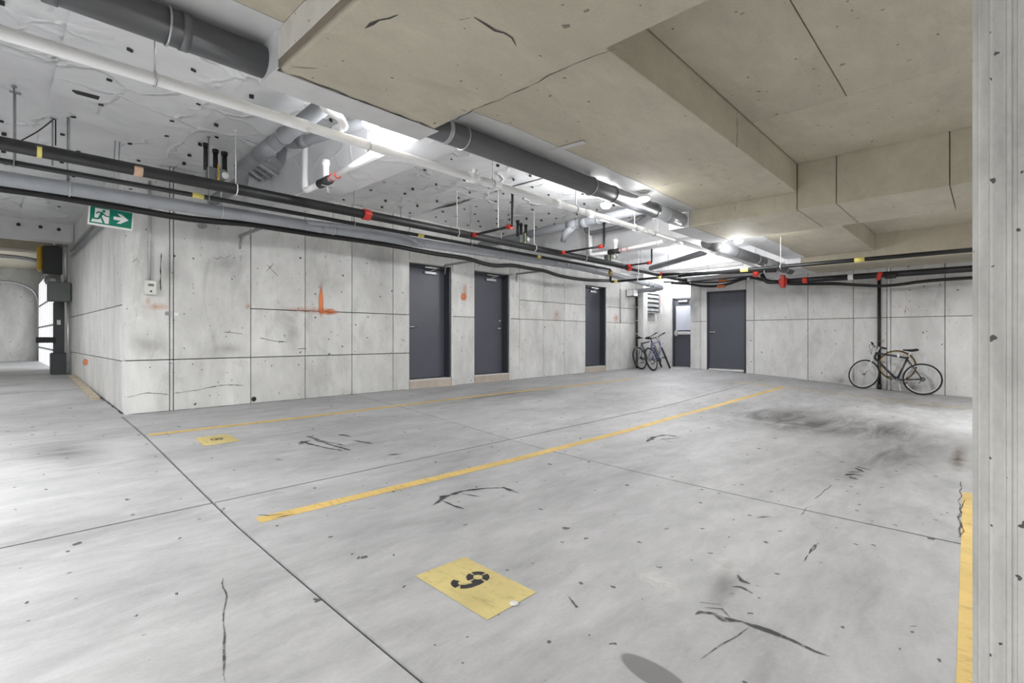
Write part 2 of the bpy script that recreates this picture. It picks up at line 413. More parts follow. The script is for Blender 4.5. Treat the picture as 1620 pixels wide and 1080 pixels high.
def floor_map(BL, BR, TR, TL):
    a, b, c, d = PF(*BL), PF(*BR), PF(*TR), PF(*TL)
    return a, b, c, d
def arc(cx, cy, r, a0, a1, n=14, ry=None):
    return [(cx + r * math.cos(math.radians(a0 + (a1 - a0) * k / n)), cy + (ry or r) * math.sin(math.radians(a0 + (a1 - a0) * k / n))) for k in range(n + 1)]
def stencil(strokes, wid, org, ex, ey, dz=.003):
    b = MB()
    for st in strokes:
        n = len(st); o = len(b.v)
        for i in range(n):
            dx = st[min(i + 1, n - 1)][0] - st[max(i - 1, 0)][0]; dy = st[min(i + 1, n - 1)][1] - st[max(i - 1, 0)][1]
            l = math.hypot(dx, dy); nx, ny = -dy / l * wid / 2, dx / l * wid / 2
            for sg in (1, -1):
                p = org + ex * (st[i][0] + sg * nx) + ey * (st[i][1] + sg * ny); b.v.append(tuple(drape(p, dz)))
        for i in range(n - 1): b.f.append((o + 2 * i, o + 2 * i + 1, o + 2 * i + 3, o + 2 * i + 2)); b.sm.append(False)
    return b
def patch(corn, strokes, glyph_uv, scale, wid, sign):
    a, b_, c, d = floor_map(*corn)
    p = MB(); p.flat([a, b_, c, d], 14, 10, lambda q: drape(q, .0022))
    o = p.build('bay_number', 'ypatch', floor, f'yellow painted patch with a black stencilled {sign}')
    ex = ((b_ - a) + (c - d)).normalized(); ey = ((d - a) + (c - b_)).normalized()
    ey = (ey - ex * ey.dot(ex)).normalized()
    scale = (scale[0] * (b_ - a).length, scale[1] * (d - a).length); wid = wid * 1.0
    u, v_ = glyph_uv; org = (a * (1 - u) + b_ * u) * (1 - v_) + (d * (1 - u) + c * u) * v_
    stencil(strokes, wid, org, ex * scale[0], ey * scale[1]).build('numeral', 'kpaint', o)
nine = [arc(0, .5, .42, 5, 85), arc(0, .5, .42, 95, 175), arc(0, .5, .42, 185, 265),
        arc(0, .5, .42, 278, 352) ,
        [(.42, .38), (.44, .1), (.40, -.25), (.30, -.55), (.12, -.78)], arc(-.10, -.45, .40, 285, 215) + [(-.50, -.50)]]
patch([(657, 911), (771, 981), (849, 937), (735, 881)], nine, (.425, .53), (.185, .31), .36, '9')
eight = [arc(0, .46, .36, 280, 80 + 180), arc(0, .46, .36, 100 - 20, -80), arc(0, .46, .36, 100, 260), arc(0, -.42, .42, 100, 260), arc(0, -.42, .42, 80, -80)]
eight = [arc(0, .46, .36, 80, -80), arc(0, .46, .36, 100, 260), arc(0, -.42, .42, 100, 260), arc(0, -.42, .42, 80, -80)]
patch([(307.7, 692.8), (322.6, 706), (380.4, 697.2), (359.3, 686.3)], eight, (.455, .52), (.20, .21), .26, '8')
washer = PF(813, 955)
MB().lathe([(0, .022), (.004, .022), (.006, .012), (.006, .001)], drape(washer, .002), (0, 0, 1), 18).build('floor_anchor', 'ivory', floor, 'small pale anchor cap at the edge of patch 9')

def c5(*p): return [PF(220 + x / 2.7, 560 + y / 2.7) for x, y in p]
def c6(*p): return [PF(1000 + x / 3, 580 + y / 3) for x, y in p]
def c7(*p): return [PF(900 + x / 2.7, 850 + y / 2.7) for x, y in p]
def px(*p): return [PF(*q) for q in p]
scuffs = [(c5((715, 350), (790, 372), (880, 392)), .035), (c5((745, 365), (810, 385), (905, 412)), .04), (c5((690, 372), (760, 392), (870, 415)), .035),
    (c5((685, 387), (705, 376), (735, 370)), .06), (c5((848, 343), (905, 352)), .05), (c5((912, 368), (940, 372), (1000, 383)), .04), (c5((600, 366), (630, 372)), .03),
    (c5((675, 335), (685, 334)), .04), (c5((580, 448), (620, 455)), .025), (c5((1060, 430), (1125, 428)), .03), (c5((1095, 445), (1120, 442)), .04),
    (c5((1090, 288), (1120, 290)), .04), (c5((1290, 292), (1330, 294)), .05), (c5((640, 266), (660, 266)), .05),
    (c5((510, 686), (560, 690), (620, 684)), .03), (c5((580, 700), (660, 684)), .03), (c5((975, 660), (1010, 658)), .03),
    (c5((1255, 645), (1300, 610), (1370, 590), (1480, 572), (1560, 572), (1625, 595)), [.02, .06, .05, .03, .035, .03]),
    (c5((1290, 625), (1340, 645), (1390, 662)), .03), (c5((1380, 595), (1455, 608)), .03),
    (c6((70, 356), (100, 335), (160, 323), (245, 335)), [.09, .07, .05, .03]), (c6((150, 350), (190, 357)), .03), (c6((130, 345), (230, 338)), .025),
    (c6((1010, 515), (1060, 510), (1098, 518)), .06), (c6((1020, 500), (1085, 500)), .05), (c6((1030, 522), (1075, 537)), .06), (c6((1065, 474), (1090, 480), (1138, 492)), .05),
    (c6((1060, 480), (1100, 500)), .06), (c6((590, 716), (655, 712)), .025), (c6((585, 785), (612, 785)), .02), (c6((683, 488), (695, 488)), .06),
    (c7((540, 330), (560, 318), (610, 325), (650, 350), (740, 360)), [.02, .035, .03, .035, .04]),
    (c7((580, 300), (650, 305), (690, 345)), .018), (c7((740, 360), (850, 400), (950, 440), (1050, 485), (1115, 510)), [.04, .032, .026, .018, .012]),
    (c7((720, 160), (745, 185), (775, 200)), .03), (c7((700, 210), (740, 212), (785, 240)), .04), (c7((560, 278), (650, 288)), .02), (c7((690, 240), (706, 242)), .03),
    (c7((795, 205), (815, 210)), .02), (c7((310, 262), (318, 268)), .02), (c7((1455, 380), (1485, 380)), .02), (c7((0, 255), (35, 300)), .05)]
for pts, wd in scuffs: floor_strip(pts, wd, 'scuff', 'tyre_scuff', .0024, rub=True)
cracks = [c6((950, 562), (905, 598), (865, 628)), c6((862, 660), (832, 668), (800, 705)), c6((885, 835), (850, 870), (838, 888)), c7((1070, 22), (1030, 60), (1005, 105)),
          px((353, 915), (356, 960), (354, 1020), (356, 1080)), c7((770, 385), (680, 440), (565, 520)), px((1527, 790), (1519, 806), (1522, 815), (1516, 820), (1520, 835), (1517, 850)), c6((1560, 545), (1562, 600), (1550, 660), (1560, 690), (1548, 712), (1568, 750), (1562, 812))]
for i, p in enumerate(cracks): floor_strip(p, .009, 'scuff', 'crack', .0024, rub=True)
def floor_patch(quad, mat, name='stain', dz=.0012):
    a = [PF(*q) for q in quad]
    MB().flat(a, 14, 10, lambda q: drape(q, dz)).build(name, mat, floor)
floor_patch([(1085, 660), (1480, 715), (1475, 660), (1130, 622)], 'grime', dz=.0010)
floor_patch([(1120, 665), (1420, 712), (1400, 672), (1150, 640)], 'grime', dz=.0013)
floor_patch([(1270, 690), (1520, 725), (1525, 668), (1320, 650)], 'grime', dz=.0011)
floor_patch([(1260, 775), (1530, 760), (1530, 690), (1280, 690)], 'grime', dz=.0009)
floor_patch([(1495, 748), (1532, 750), (1534, 700), (1500, 708)], 'rust', dz=.0014)
floor_patch([(1370, 640), (1534, 655), (1534, 640), (1380, 620)], 'grime', dz=.0010)
floor_patch([(660, 650), (900, 640), (900, 605), (700, 618)], 'grime', dz=.0010)
floor_patch([(1090, 985), (1170, 960), (1180, 885), (1130, 880)], 'grime', dz=.0010)
floor_patch([(965, 1040), (1060, 1110), (1110, 1090), (1000, 1025)], 'damp', dz=.0010)
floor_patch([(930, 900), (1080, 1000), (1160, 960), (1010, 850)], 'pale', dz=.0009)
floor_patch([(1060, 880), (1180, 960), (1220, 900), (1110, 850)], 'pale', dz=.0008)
floor_patch([(0, 760), (200, 740), (190, 690), (0, 700)], 'grime', dz=.0009)

# ================================================================== WALLS
TOP = 2.24
def wall_grid(parent, axis, plane, thick, cuts, rows_for, mat, top=TOP, doors=(), gap=.0055, bot=-1.45):
    """separate cast panels between form joints; axis 'y': wall lies in a plane of constant y, cuts run along x"""
    for a, b in zip(cuts[:-1], cuts[1:]):
        lo, hi = min(a, b), max(a, b); mid = (lo + hi) / 2
        if abs(lo - 1.17) < .001: lo -= gap
        if abs(lo - 8.0) < .001: lo -= gap
        z0 = bot; zt = top; dr = [d for d in doors if d[0] - .01 <= mid <= d[1] + .01]
        rows = [z for z in rows_for(mid)]
        if dr: z0 = dr[0][3]; rows = [z for z in rows if z > z0 + .1]
        zz = [z0] + rows + [zt]
        for p, q in zip(zz[:-1], zz[1:]):
            g0 = 0 if p == z0 else gap; g1 = 0 if q == zt else gap
            if axis == 'y': m = MB().bbox(lo + gap, hi - gap, plane, plane + thick, p + g0, q - g1, .004)
            else: m = MB().bbox(plane, plane + thick, lo + gap, hi - gap, p + g0, q - g1, .004)
            m.build('wall_panel', mat, parent)
WY = 7.8
D1 = (XL(648), XL(714.5), -.805, 1.40); D2 = (XL(751), XL(806), -.805, 1.40); D3 = (XL(926.3), XL(959), -.80, 1.40)
wall_left = struct(box(1.42, 15.3, 8.05, 8.3, -1.45, TOP).build('wall_left', 'joint'), 'long cast concrete wall with three slate doors')
cutsL = [1.17] + [XL(p) for p in (268.6, 274.6, 397, 483, 557, 622, 648, 714.5, 751, 806, 822, 860, 893, 926.3, 959, 981)] + [13.6]
def rowsL(x):
    r = [.415]
    if x < D1[0]: r = [-.297, .415]
    if x < XL(440): r = [-.297]
    if x > XL(822): r = [.415, .855]
    return r
wall_grid(wall_left, 'y', WY, .2, cutsL, rowsL, 'wall', doors=(D1, D2, D3))
box(13.6, 15.1, WY, WY + .2, -1.45, TOP).build('wall_panel', 'wall', wall_left)
box(13.6, 13.86, 7.53, WY, -1.45, TOP).build('pilaster', 'wallr', wall_left)
for d in (D1, D2, D3):
    k = box(d[0] + .006, d[1] - .006, WY, WY + .2, -1.45, d[2] - .02); k.build('door_kerb', 'kerb', wall_left)

wall_return = struct(box(1.42, 1.5, 8.06, 14.9, -1.45, TOP).build('wall_return', 'joint'), 'short concrete wall turning the corner towards the garage door')
YRt = lambda p: PX(p, 533, 1.17).y
cutsR = [8.0, YRt(180.5), YRt(142), 14.6]
wall_grid(wall_return, 'x', 1.17, .25, cutsR, lambda y: [-.31, .412], 'wall', bot=-1.2)
struct(box(-8, 6, 22.6, 22.8, -1.2, 2.4).build('wall_far', 'wall'), 'plain concrete wall at the far end of the garage lane')
box(1.17, 1.5, 14.6, 16.4, -1.2, TOP).build('door_jamb', 'wall', wall_return)
box(1.17, 1.5, 22.2, 22.6, -1.2, TOP).build('door_jamb', 'wall', wall_return)
box(1.17, 1.5, 16.4, 22.2, 1.75, TOP).build('lintel', 'wall', wall_return)
struct(box(-8.2, -8, -7, 22.8, -1.6, 2.4).build('wall_behind', 'wall'), 'concrete wall behind the viewer')
struct(box(-8.2, 15.3, -7.2, -7, -1.6, 2.4).build('wall_near', 'wall'), 'concrete wall at the near side of the garage')

RX = 14.2
D4 = (YR(1180), YR(1118.5), -.94, .98 + .30)
d4top = PX(1121, 461.5, RX).z
D4 = (D4[0], D4[1], -.93, d4top)
wall_right = struct(box(14.45, 14.55, -7, 6.34, -1.45, 2.2).build('wall_right', 'joint'), 'cast concrete end wall where the bicycle leans')
cutsB = [6.34] + [YR(p) for p in (1108, 1118.5, 1180, 1193, 1278, 1350, 1403, 1409, 1495)] + [-2.0, -4.5, -7]
wall_grid(wall_right, 'x', RX, .24, cutsB, lambda y: [.448], 'wallr', doors=(D4,), top=2.0)
wall_back = struct(box(15.1, 15.3, 5.2, 8.3, -1.45, TOP).build('wall_back', 'wallr'), 'bright concrete wall at the back of the exit alcove')
struct(box(14.45, 15.1, 5.15, 5.3, -1.45, TOP).build('wall_alcove', 'wallr'), 'side wall of the exit alcove')

# marks on the walls
def wall_mark(pxq, mat, name='spray_mark', Y=WY - .002, parent=None, X=None):
    q = [PY(*p, Y) for p in pxq] if X is None else [PX(*p, X) for p in pxq]
    return MB().flat(q, 4, 4).build(name, mat, parent or wall_left)
def rough_line(P, wd, step=.04, jit=.006):
    Q = []
    for a, c in zip(P[:-1], P[1:]):
        k = max(1, int((c - a).length / step)); Q += [a.lerp(c, j / k) for j in range(k)]
    Q.append(P[-1]); sd = random.random() * 90; n = len(Q); W = []
    for i in range(n):
        e = .3 if i in (0, n - 1) else 1
        W.append(wd * e * (.3 + 1.5 * abs(noise.noise(V((i * .6 + sd, 0, 0)))) + .25 * random.random()))
        ax = (Q[-1] - Q[0]).normalized(); o = V((noise.noise(V((i * .5, sd, 3))), noise.noise(V((i * .5, sd, 5))), noise.noise(V((i * .5, sd, 8))))) * jit
        if abs(P[0].z - P[-1].z) < 1e-6: o.z = 0
        elif abs(P[0].y - P[-1].y) < 1e-6: o.y = 0
        elif abs(P[0].x - P[-1].x) < 1e-6: o.x = 0
        Q[i] = Q[i] + o
    return Q, W
def wall_line(pts, wd, mat='crayon', name='crayon_mark', Y=WY - .0025, parent=None, X=None):
    P = [PY(*p, Y) for p in pts] if X is None else [PX(*p, X) for p in pts]
    P, W = rough_line(P, wd)
    b = MB(); n = len(P)
    for i in range(n):
        wd = W[i]; d = (P[min(i + 1, n - 1)] - P[max(i - 1, 0)]); s_ = (V((-d.z, 0, d.x)) if X is None else V((0, -d.z, d.y))).normalized() * wd / 2
        for sg, v_ in ((1, .25), (-1, .75)): b.uv[len(b.v)] = (.5, v_); b.v.append(tuple(P[i] + s_ * sg))
    for i in range(n - 1): b.f.append((2*i, 2*i+1, 2*i+3, 2*i+2)); b.sm.append(False)
    return b.build(name, mat, parent or wall_left)
wall_mark([(502, 504), (514, 504), (511, 446), (505, 446)], 'orange', Y=WY - .003)
wall_mark([(438, 494), (540, 500), (540, 485), (438, 482)], 'orangef'); wall_mark([(500, 497), (538, 500), (536, 487), (500, 487)], 'orange')
wall_mark([(385, 491), (401, 491), (401, 478), (385, 478)], 'orangef'); wall_mark([(222, 492), (274, 492), (274, 478), (222, 478)], 'orangef')
wall_mark([(229, 484), (240, 484), (240, 468), (229, 468)], 'orangef')
wall_mark([(728, 486), (742, 486), (740, 440), (732, 440)], 'orangef'); wall_mark([(728, 477), (739, 477), (739, 462), (728, 462)], 'orange')
wall_mark([(873, 512), (888, 512), (885, 486), (876, 486)], 'orangef'); wall_mark([(968, 512), (982, 512), (979, 494), (970, 494)], 'orangef')
wall_mark([(129, 579), (141, 579), (140, 566), (131, 566)], 'orange', X=1.168, parent=wall_return)
for a, b_, c, d in [(470, 410, 560, 480), (330, 540, 390, 562), (245, 385, 290, 470), (330, 545, 345, 520), (446, 500, 478, 560), (560, 400, 640, 425), (200, 520, 270, 566), (830, 445, 925, 455), (300, 400, 400, 440)]:
    wall_mark([(a, d), (c, d), (c, b_), (a, b_)], 'wallgrime', 'wall_stain')
wall_line([(421, 430), (432, 418)], .012); wall_line([(422, 418), (440, 437)], .012); wall_line([(380, 414), (381, 404), (378, 408)], .010); wall_line([(381, 404), (384, 408)], .010)
wall_line([(336, 407), (343, 410), (350, 406), (356, 410), (362, 405), (366, 404)], .008)
wall_line([(255, 400), (254, 430), (254, 460)], .016); wall_line([(355, 525), (385, 528)], .012); wall_line([(410, 534), (437, 540), (455, 541)], .014)
wall_line([(470, 552), (485, 551)], .02); wall_line([(445, 490.5), (530, 493.5)], .008)
wall_line([(275, 622), (310, 617), (350, 609), (385, 609)], .010); wall_line([(200, 628), (235, 621), (268, 624)], .010)
wall_line([(735, 470), (735, 490)], .01, 'wallgrime'); wall_line([(209, 415), (217, 408), (221, 418)], .010)
MB().lathe([(0, .035), (.004, .035), (.004, .001)], PY(401.5, 631, WY), (0, -1, 0), 16).build('tie_hole', 'joint', wall_left)
for p, y in ((279, 497), (265, 495.5)): MB().bbox(-.028, .028, -.012, 0, -.024, .024, .004, Matrix.Translation(PY(p, y, WY))).build('wall_plate', 'white' if p == 279 else 'galvd', wall_left)
wall_line([(1377, 470), (1433, 486), (1437, 492)], .0, X=RX - .003, parent=wall_right) if False else None
wall_line([(1432, 498), (1433, 483), (1438, 492)], .03, 'orangef', 'crayon_mark', X=RX - .003, parent=wall_right)
for a, b_, c, d in [(1200, 455, 1345, 470), (1300, 590, 1360, 612), (1400, 450, 1535, 470), (1380, 600, 1500, 625), (1085, 455, 1110, 520)]:
    wall_mark([(a, d), (c, d), (c, b_), (a, b_)], 'wallgrime', 'wall_stain', X=RX - .002, parent=wall_right)
wall_mark([(1275, 610), (1535, 634), (1535, 600), (1275, 585)], 'wallgrime', 'wall_stain', X=RX - .0025, parent=wall_right)

for line, nm in (([V((x, WY - .012, 0)) for x in (1.2, 3, 5.3)], 0), ([V((x, WY - .012, 0)) for x in (6.5, 7.0)], 0), ([V((x, WY - .012, 0)) for x in (8.2, 9.6, 11.0)], 0), ([V((x, WY - .012, 0)) for x in (12.1, 13.5)], 0),
                 ([V((RX - .014, y, 0)) for y in (6.3, 5.9)], 0), ([V((RX - .014, y, 0)) for y in (4.75, 3, 1.5, .3)], 0), ([V((1.158, y, 0)) for y in (7.85, 10, 12, 14)], 0)):
    floor_strip(line, .045, 'scuff', 'dirt_line', .003, rub=True)
# ------------------------------------------------------------------ doors
def door_left(num, d, lock, label):
    x0, x1, zb, zt = d; Yl = WY + .185
    root = struct(MB().bbox(x0 + .05, x1 - .045, Yl, Yl + .045, zb + .012, zt - .05, .003).build(f'door_{num}', 'door'), label)
    f = MB()
    f.box(x0, x0 + .05, Yl - .06, Yl + .05, zb, zt); f.box(x1 - .045, x1, WY + .02, Yl + .05, zb, zt); f.box(x0, x1, Yl - .08, Yl + .05, zt - .05, zt)
    f.build('door_frame', 'doorf', root)
    box(x0, x1, WY + .015, WY + .2, zb - .02, zb).build('threshold', 'alum', root)
    MB().box(x1 - .004, x1 + .035, WY - .004, WY + .02, zb, zt + .03).box(x0 - .01, x1 + .035, WY - .004, WY + .02, zt, zt + .045).build('trim_strip', 'wall', root)
    cx = x0 + (x1 - x0) * .62
    cl = MB().bbox(cx - .17, cx + .12, Yl - .055, Yl - .002, zt - .17, zt - .11, .01).build('door_closer', 'galv', root)
    MB().bbox(cx - .20, cx + .14, Yl - .10, Yl - .075, zt - .062, zt - .03, .005).tube([(cx - .05, Yl - .03, zt - .11), (cx + .1, Yl - .085, zt - .05)], .009, 8).build('closer_arm', 'chrome', cl)
    hx = x0 + .12 if not lock else x1 - .13; hz = zb + 1.0 - .0
    h = MB().lathe([(0, .034), (.012, .034), (.014, .014), (.05, .013)], (hx, Yl, hz), (0, -1, 0), 16)
    sgn = -1 if lock else 1
    h.tube(fillet([(hx, Yl - .045, hz), (hx + .02 * sgn, Yl - .058, hz), (hx + .13 * sgn, Yl - .058, hz)], .02), .011, 10).build('lever_handle', 'chrome', root)
    if lock:
        MB().lathe([(0, .03), (.018, .03), (.022, .02), (.03, .018)], (hx, Yl, hz + .17), (0, -1, 0), 16).build('deadbolt', 'chrome', root)
    return root
door_left(1, D1, False, 'first slate door from the corner, lever at its left edge')
door_left(2, D2, True, 'slate door with a deadbolt over its lever, second along the door wall')
door_left(3, D3, False, 'narrow-looking slate door farthest along the door wall')
# door in the end wall
y0, y1, zb, zt = D4
d4 = struct(MB().bbox(RX + .03, RX + .075, y0 + .05, y1 - .05, zb + .05, zt - .05, .003).build('door_4', 'door'), 'wide slate door in the end wall, left of the bicycle')
MB().box(RX - .012, RX + .12, y0, y0 + .05, zb - .1, zt).box(RX - .012, RX + .12, y1 - .05, y1, zb - .1, zt).box(RX - .012, RX + .12, y0, y1, zt - .05, zt).build('door_frame', 'doorf', d4)
box(RX - .006, RX + .2, y0 + .05, y1 - .05, zb - .02, zb + .04).build('threshold', 'alum', d4)
hz = PX(1127, 525, RX).z; hy = PX(1129, 525, RX).y
MB().lathe([(0, .034), (.012, .034), (.014, .014), (.05, .013)], (RX + .03, hy, hz), (-1, 0, 0), 16).tube(fillet([(RX - .015, hy, hz), (RX - .03, hy + .01, hz), (RX - .03, hy + .12, hz)], .02), .012, 10).build('lever_handle', 'chrome', d4)
for z in (zt - .35, (zt + zb) / 2, zb + .3): MB().tube([(RX + .018, y0 + .05, z - .06), (RX + .018, y0 + .05, z + .06)], .011, 10).build('hinge', 'chrome', d4)
# exit door in the alcove
BX = 15.1
ey1 = PX(1066, 533, BX).y; ey0 = ey1 - 1.0; ezt = PX(1068, 472, BX).z; ezb = FZ(15, 6.8) + .005
d5 = struct(MB().bbox(BX - .05, BX - .012, ey0 + .05, ey1 - .06, ezb + .012, ezt - .05, .003).build('door_5', 'door'), 'slate exit door with a push bar in the bright alcove')
MB().box(BX - .09, BX, ey0, ey0 + .05, ezb, ezt).box(BX - .09, BX, ey1 - .06, ey1, ezb, ezt).box(BX - .09, BX, ey0, ey1, ezt - .05, ezt).build('door_frame', 'doorf', d5)
pb = PX(1080, 527, BX).z
MB().bbox(BX - .13, BX - .05, ey0 + .06, ey1 - .07, pb - .045, pb + .045, .008).bbox(BX - .14, BX - .05, ey1 - .19, ey1 - .10, pb - .09, pb + .1, .008).build('push_bar', 'chrome', d5)
MB().bbox(BX - .12, BX - .05, ey0 + .5, ey0 + .8, ezt - .14, ezt - .08, .008).build('door_closer', 'galv', d5)
MB().bbox(BX - .056, BX - .045, ey0 + .12, ey1 - .10, PX(1080, 522, BX).z, PX(1080, 484, BX).z, .002).build('door_lit_area', 'door_lit', d5, 'upper part of the leaf, coloured paler as if lit')  # brightness of the lit upper leaf, put into a paler colour

# ================================================================== CEILING
SL = 2.45
Z1, Z2, Z3 = 1.81, 2.155, 1.585
ceiling = struct(MB().box(-8, 15.3, -7, 8.3, SL, SL + .2).box(-8, 1.5, 8.3, 22.8, SL, SL + .2).box(1.5, 6, 14.9, 22.8, SL, SL + .2).build('ceiling', 'tan'), 'garage ceiling of bare tan concrete bays and white foil insulation')
g = .004
YL_, YE = 1.735, 3.40
def soffit(x0, x1, y0, y1, z, name='soffit_panel', mat='tan', b=.006):
    return MB().bbox(x0 + g, x1 - g, y0 + g, y1 - g, z, SL + .02, b).build(name, mat, ceiling)
for a, b_ in ((-8, -3.5), (-3.5, 1.18), (2.37, 5.56), (5.56, 6.96), (8.37, 11.0), (11.0, 12.8)): soffit(a, b_, YL_, YE, Z1)
S0 = soffit(1.18, 2.37, -7, 3.30, Z3, 'drop_beam', b=.03)
for a, b_ in ((-7, .3), (.3, 1.316), (1.316, YL_), (YL_, 3.4)): soffit(6.96, 8.37, a, b_, Z3, 'drop_beam')
soffit(12.8, 14.2, -7, 3.1, Z3, 'drop_beam'); soffit(12.8, 14.2, 3.1, 6.34, Z3, 'drop_beam', 'foil2')
for x0, x1, y0, y1 in ((-8, -3, -7, YL_), (-3, 1.18, -7, YL_), (2.37, 5.3, .924, YL_), (2.37, 5.3, -2.5, .924), (2.37, 5.3, -7, -2.5), (5.3, 6.96, -7, YL_), (8.37, 10.6, -7, YL_), (10.6, 12.8, -7, YL_)):
    soffit(x0, x1, y0, y1, Z2)
# foil-faced insulation: overlapping sheets, wrinkled, with pins
def sheet(x0, x1, y0, y1, z, seed, amp=.014):
    nx, ny = 16, max(8, int((y1 - y0) / .09)); b = MB()
    def f(p):
        q = V((p.x * 1.1 + seed * 3.1, p.y * 1.6, seed)); r = V((p.x * 3.3, p.y * 4.2 + seed, 5))
        n1 = noise.noise(q); n2 = abs(noise.noise(r)); 
        crease = max(0, .12 - abs(noise.noise(V((p.x * 1.7 + p.y * .6, p.y * 1.2 - p.x * .5, seed * .37 + 9))))) / .12
        return V((p.x, p.y, z + amp * n1 * .9 + amp * .5 * n2 - amp * 1.1 * crease))
    b.flat([(x0, y1, z), (x1, y1, z), (x1, y0, z), (x0, y0, z)], nx * 2, ny, f)
    return b.build('foil_sheet', 'foil', ceiling)
k = 0; x = -3.2; pins = None
pin_mesh = MB().box(-.019, .019, -.008, .008, -.026, .03); sheets = []
bounds = [(-3.2, -2.0), (-2.0, -.8), (-.8, .4), (.4, 1.5), (1.5, 2.59), (3.0, 4.2), (4.2, 5.4), (5.4, 6.7), (6.7, 8.4), (9.0, 10.2), (10.2, 11.5), (11.5, 12.8), (12.8, 14.0), (14.0, 15.1)]
for i, (a, b_) in enumerate(bounds):
    sheets.append((a, b_, sheet(a - (.02 if i % 2 else 0), b_ + .02, 3.38, 8.0 if a > .5 else 13.25, TOP - (.012 if i % 2 else 0), i)))
proto = None; npin = 0
for a, b_, so in sheets:
    nx = max(2, int((b_ - a) / .42))
    yy = 3.65
    while yy < (7.7 if a > .5 else 11.5):
        for j in range(nx):
            if npin >= 295: break
            x = a + (j + .5 + random.uniform(-.28, .28)) * (b_ - a) / nx; y = yy + random.uniform(-.12, .12)
            if proto is None: proto = pin_mesh.build('insulation_pin', 'pin', so); o = proto
            else: o = proto.copy(); COL.objects.link(o); o.parent = so
            o.location = (x, y, TOP - .004); o.rotation_euler = (0, 0, random.uniform(-.6, .6)); npin += 1
        yy += .43 if a > .5 else .6
MB().box(PZ(113, 143, TOP).x, PZ(113, 143, TOP).x + .19, PZ(135, 146, TOP).y - .03, PZ(135, 146, TOP).y + .05, TOP - .02, TOP + .02).build('insulation_gap', 'joint', ceiling, 'dark rectangular hole cut in the foil')
# foil wrapped beams and taped edges
MB().bbox(2.59, 3.0, 3.41, 7.8, 1.73, SL, .012).build('wrapped_beam', 'foil2', ceiling, 'white foil-wrapped beam')
MB().bbox(8.4, 9.0, 3.41, 7.8, 1.73, SL, .012).build('wrapped_beam', 'foil2', ceiling, 'white foil-wrapped beam')
MB().bbox(12.8, 15.1, 6.36, 7.8, 1.9, SL, .012).build('wrapped_beam', 'foil2', ceiling, 'white foil-wrapped beam')
lint = MB().bbox(-8, 1.165, 13.2, 13.6, 1.88, SL, .012).build('wrapped_beam', 'flash', ceiling, 'white foil-wrapped lintel over the garage lane')
for p_, y_ in ((29, 355), (64, 359), (93, 363)):
    a = PY(p_, y_, 13.2); MB().lathe([(0, .03), (.02, .03), (.03, .005)], a, (0, -1, 0), 12).build('insulation_pin', 'pin', lint)
box(-8, 1.165, 13.6, 22.6, 2.2, SL + .01).build('soffit_panel', 'tan', ceiling)
box(-8, 1.165, 15.6, 16.1, 1.95, 2.2).build('drop_beam', 'tan', ceiling)
def ragged(x0, x1, yin, yout, z, mat='flash', seed=0, step=.35, jag=.04):
    b = MB(); n = max(2, int((x1 - x0) / step)); r = random.Random(seed); rows = []
    off = 0
    for i in range(n + 1):
        if r.random() < .3: off = r.uniform(-jag, jag)
        x = x0 + (x1 - x0) * i / n; rows.append((x, yin + off, yout))
    for x, a, c in rows: b.v += [(x, a, z), (x, c, z), (x, a, z - .004), (x, c, z - .004)]
    for i in range(n):
        k = 4 * i; b.f += [(k+2, k+3, k+7, k+6), (k, k+4, k+5, k+1), (k, k+2, k+6, k+4), (k+1, k+5, k+7, k+3)]; b.sm += [False] * 4
    return b.build('foil_tape', mat, ceiling)
ragged(-6, 1.17, 2.94, 3.4, Z1 - .001, 'flash', 1, jag=.01)
ragged(2.38, 6.95, 2.99, 3.4, Z1 - .001, 'flash', 2)
ragged(8.38, 12.78, 2.98, 3.4, Z1 - .001, 'foil2', 3, .25, .07)
ragged(1.165, 2.385, 3.06, 3.31, Z3 - .002, 'flash', 4, jag=.005)
ragged(6.95, 8.38, 3.08, 3.42, Z3 - .002, 'flash', 5)
box(1.168, 1.178, 3.02, 3.305, Z3 - .003, Z1).build('foil_tape', 'foil2', ceiling)
box(6.945, 6.956, 3.12, 3.42, Z3 - .003, Z1).build('foil_tape', 'foil2', ceiling)
p = PZ(925, 224, Z1 - .006); q = PZ(868, 240, Z1 - .006); dv = (q - p); nn = V((-dv.y, dv.x, 0)).normalized() * .035
MB().prism([p - nn, p + nn, q + nn, q - nn], (0, 0, -.003)).build('foil_tape', 'flash', ceiling)
box(1.171, 1.1795, -6.9, 3.02, Z3 + .045, Z1 - .002).build('face_panel', concrete('pale_concrete_face', (.66, .645, .60), stain=.4, pitscale=6), ceiling, 'pale whitish beam side')
# stained, broken edge of the near drop beam: a strip of spalled concrete
MB().prism([(1.176, 3.05, Z3), (1.176, -1, Z3), (1.176, -1, Z3 + .035), (1.176, 3.05, Z3 + .05)], (-.003, 0, 0)).build('spalled_edge', concrete('stained_concrete_edge', (.24, .205, .165), stain=.8, pitscale=20), ceiling, 'brown stained lower edge')
def crack_up(pts, z, wd=.012):
    P = [PZ(*p, z - .003) for p in pts]; b = MB(); P, W = rough_line(P, wd, .05, .02)
    for i, p in enumerate(P):
        wd = W[i]; d = P[min(i + 1, len(P) - 1)] - P[max(i - 1, 0)]; s_ = V((-d.y, d.x, 0)).normalized() * wd / 2
        for sg, v_ in ((1, .25), (-1, .75)): b.uv[len(b.v)] = (.5, v_); b.v.append(tuple(p + s_ * sg))
    for i in range(len(P) - 1): b.f.append((2*i, 2*i+1, 2*i+3, 2*i+2)); b.sm.append(False)
    b.build('crack', 'crayon', ceiling)
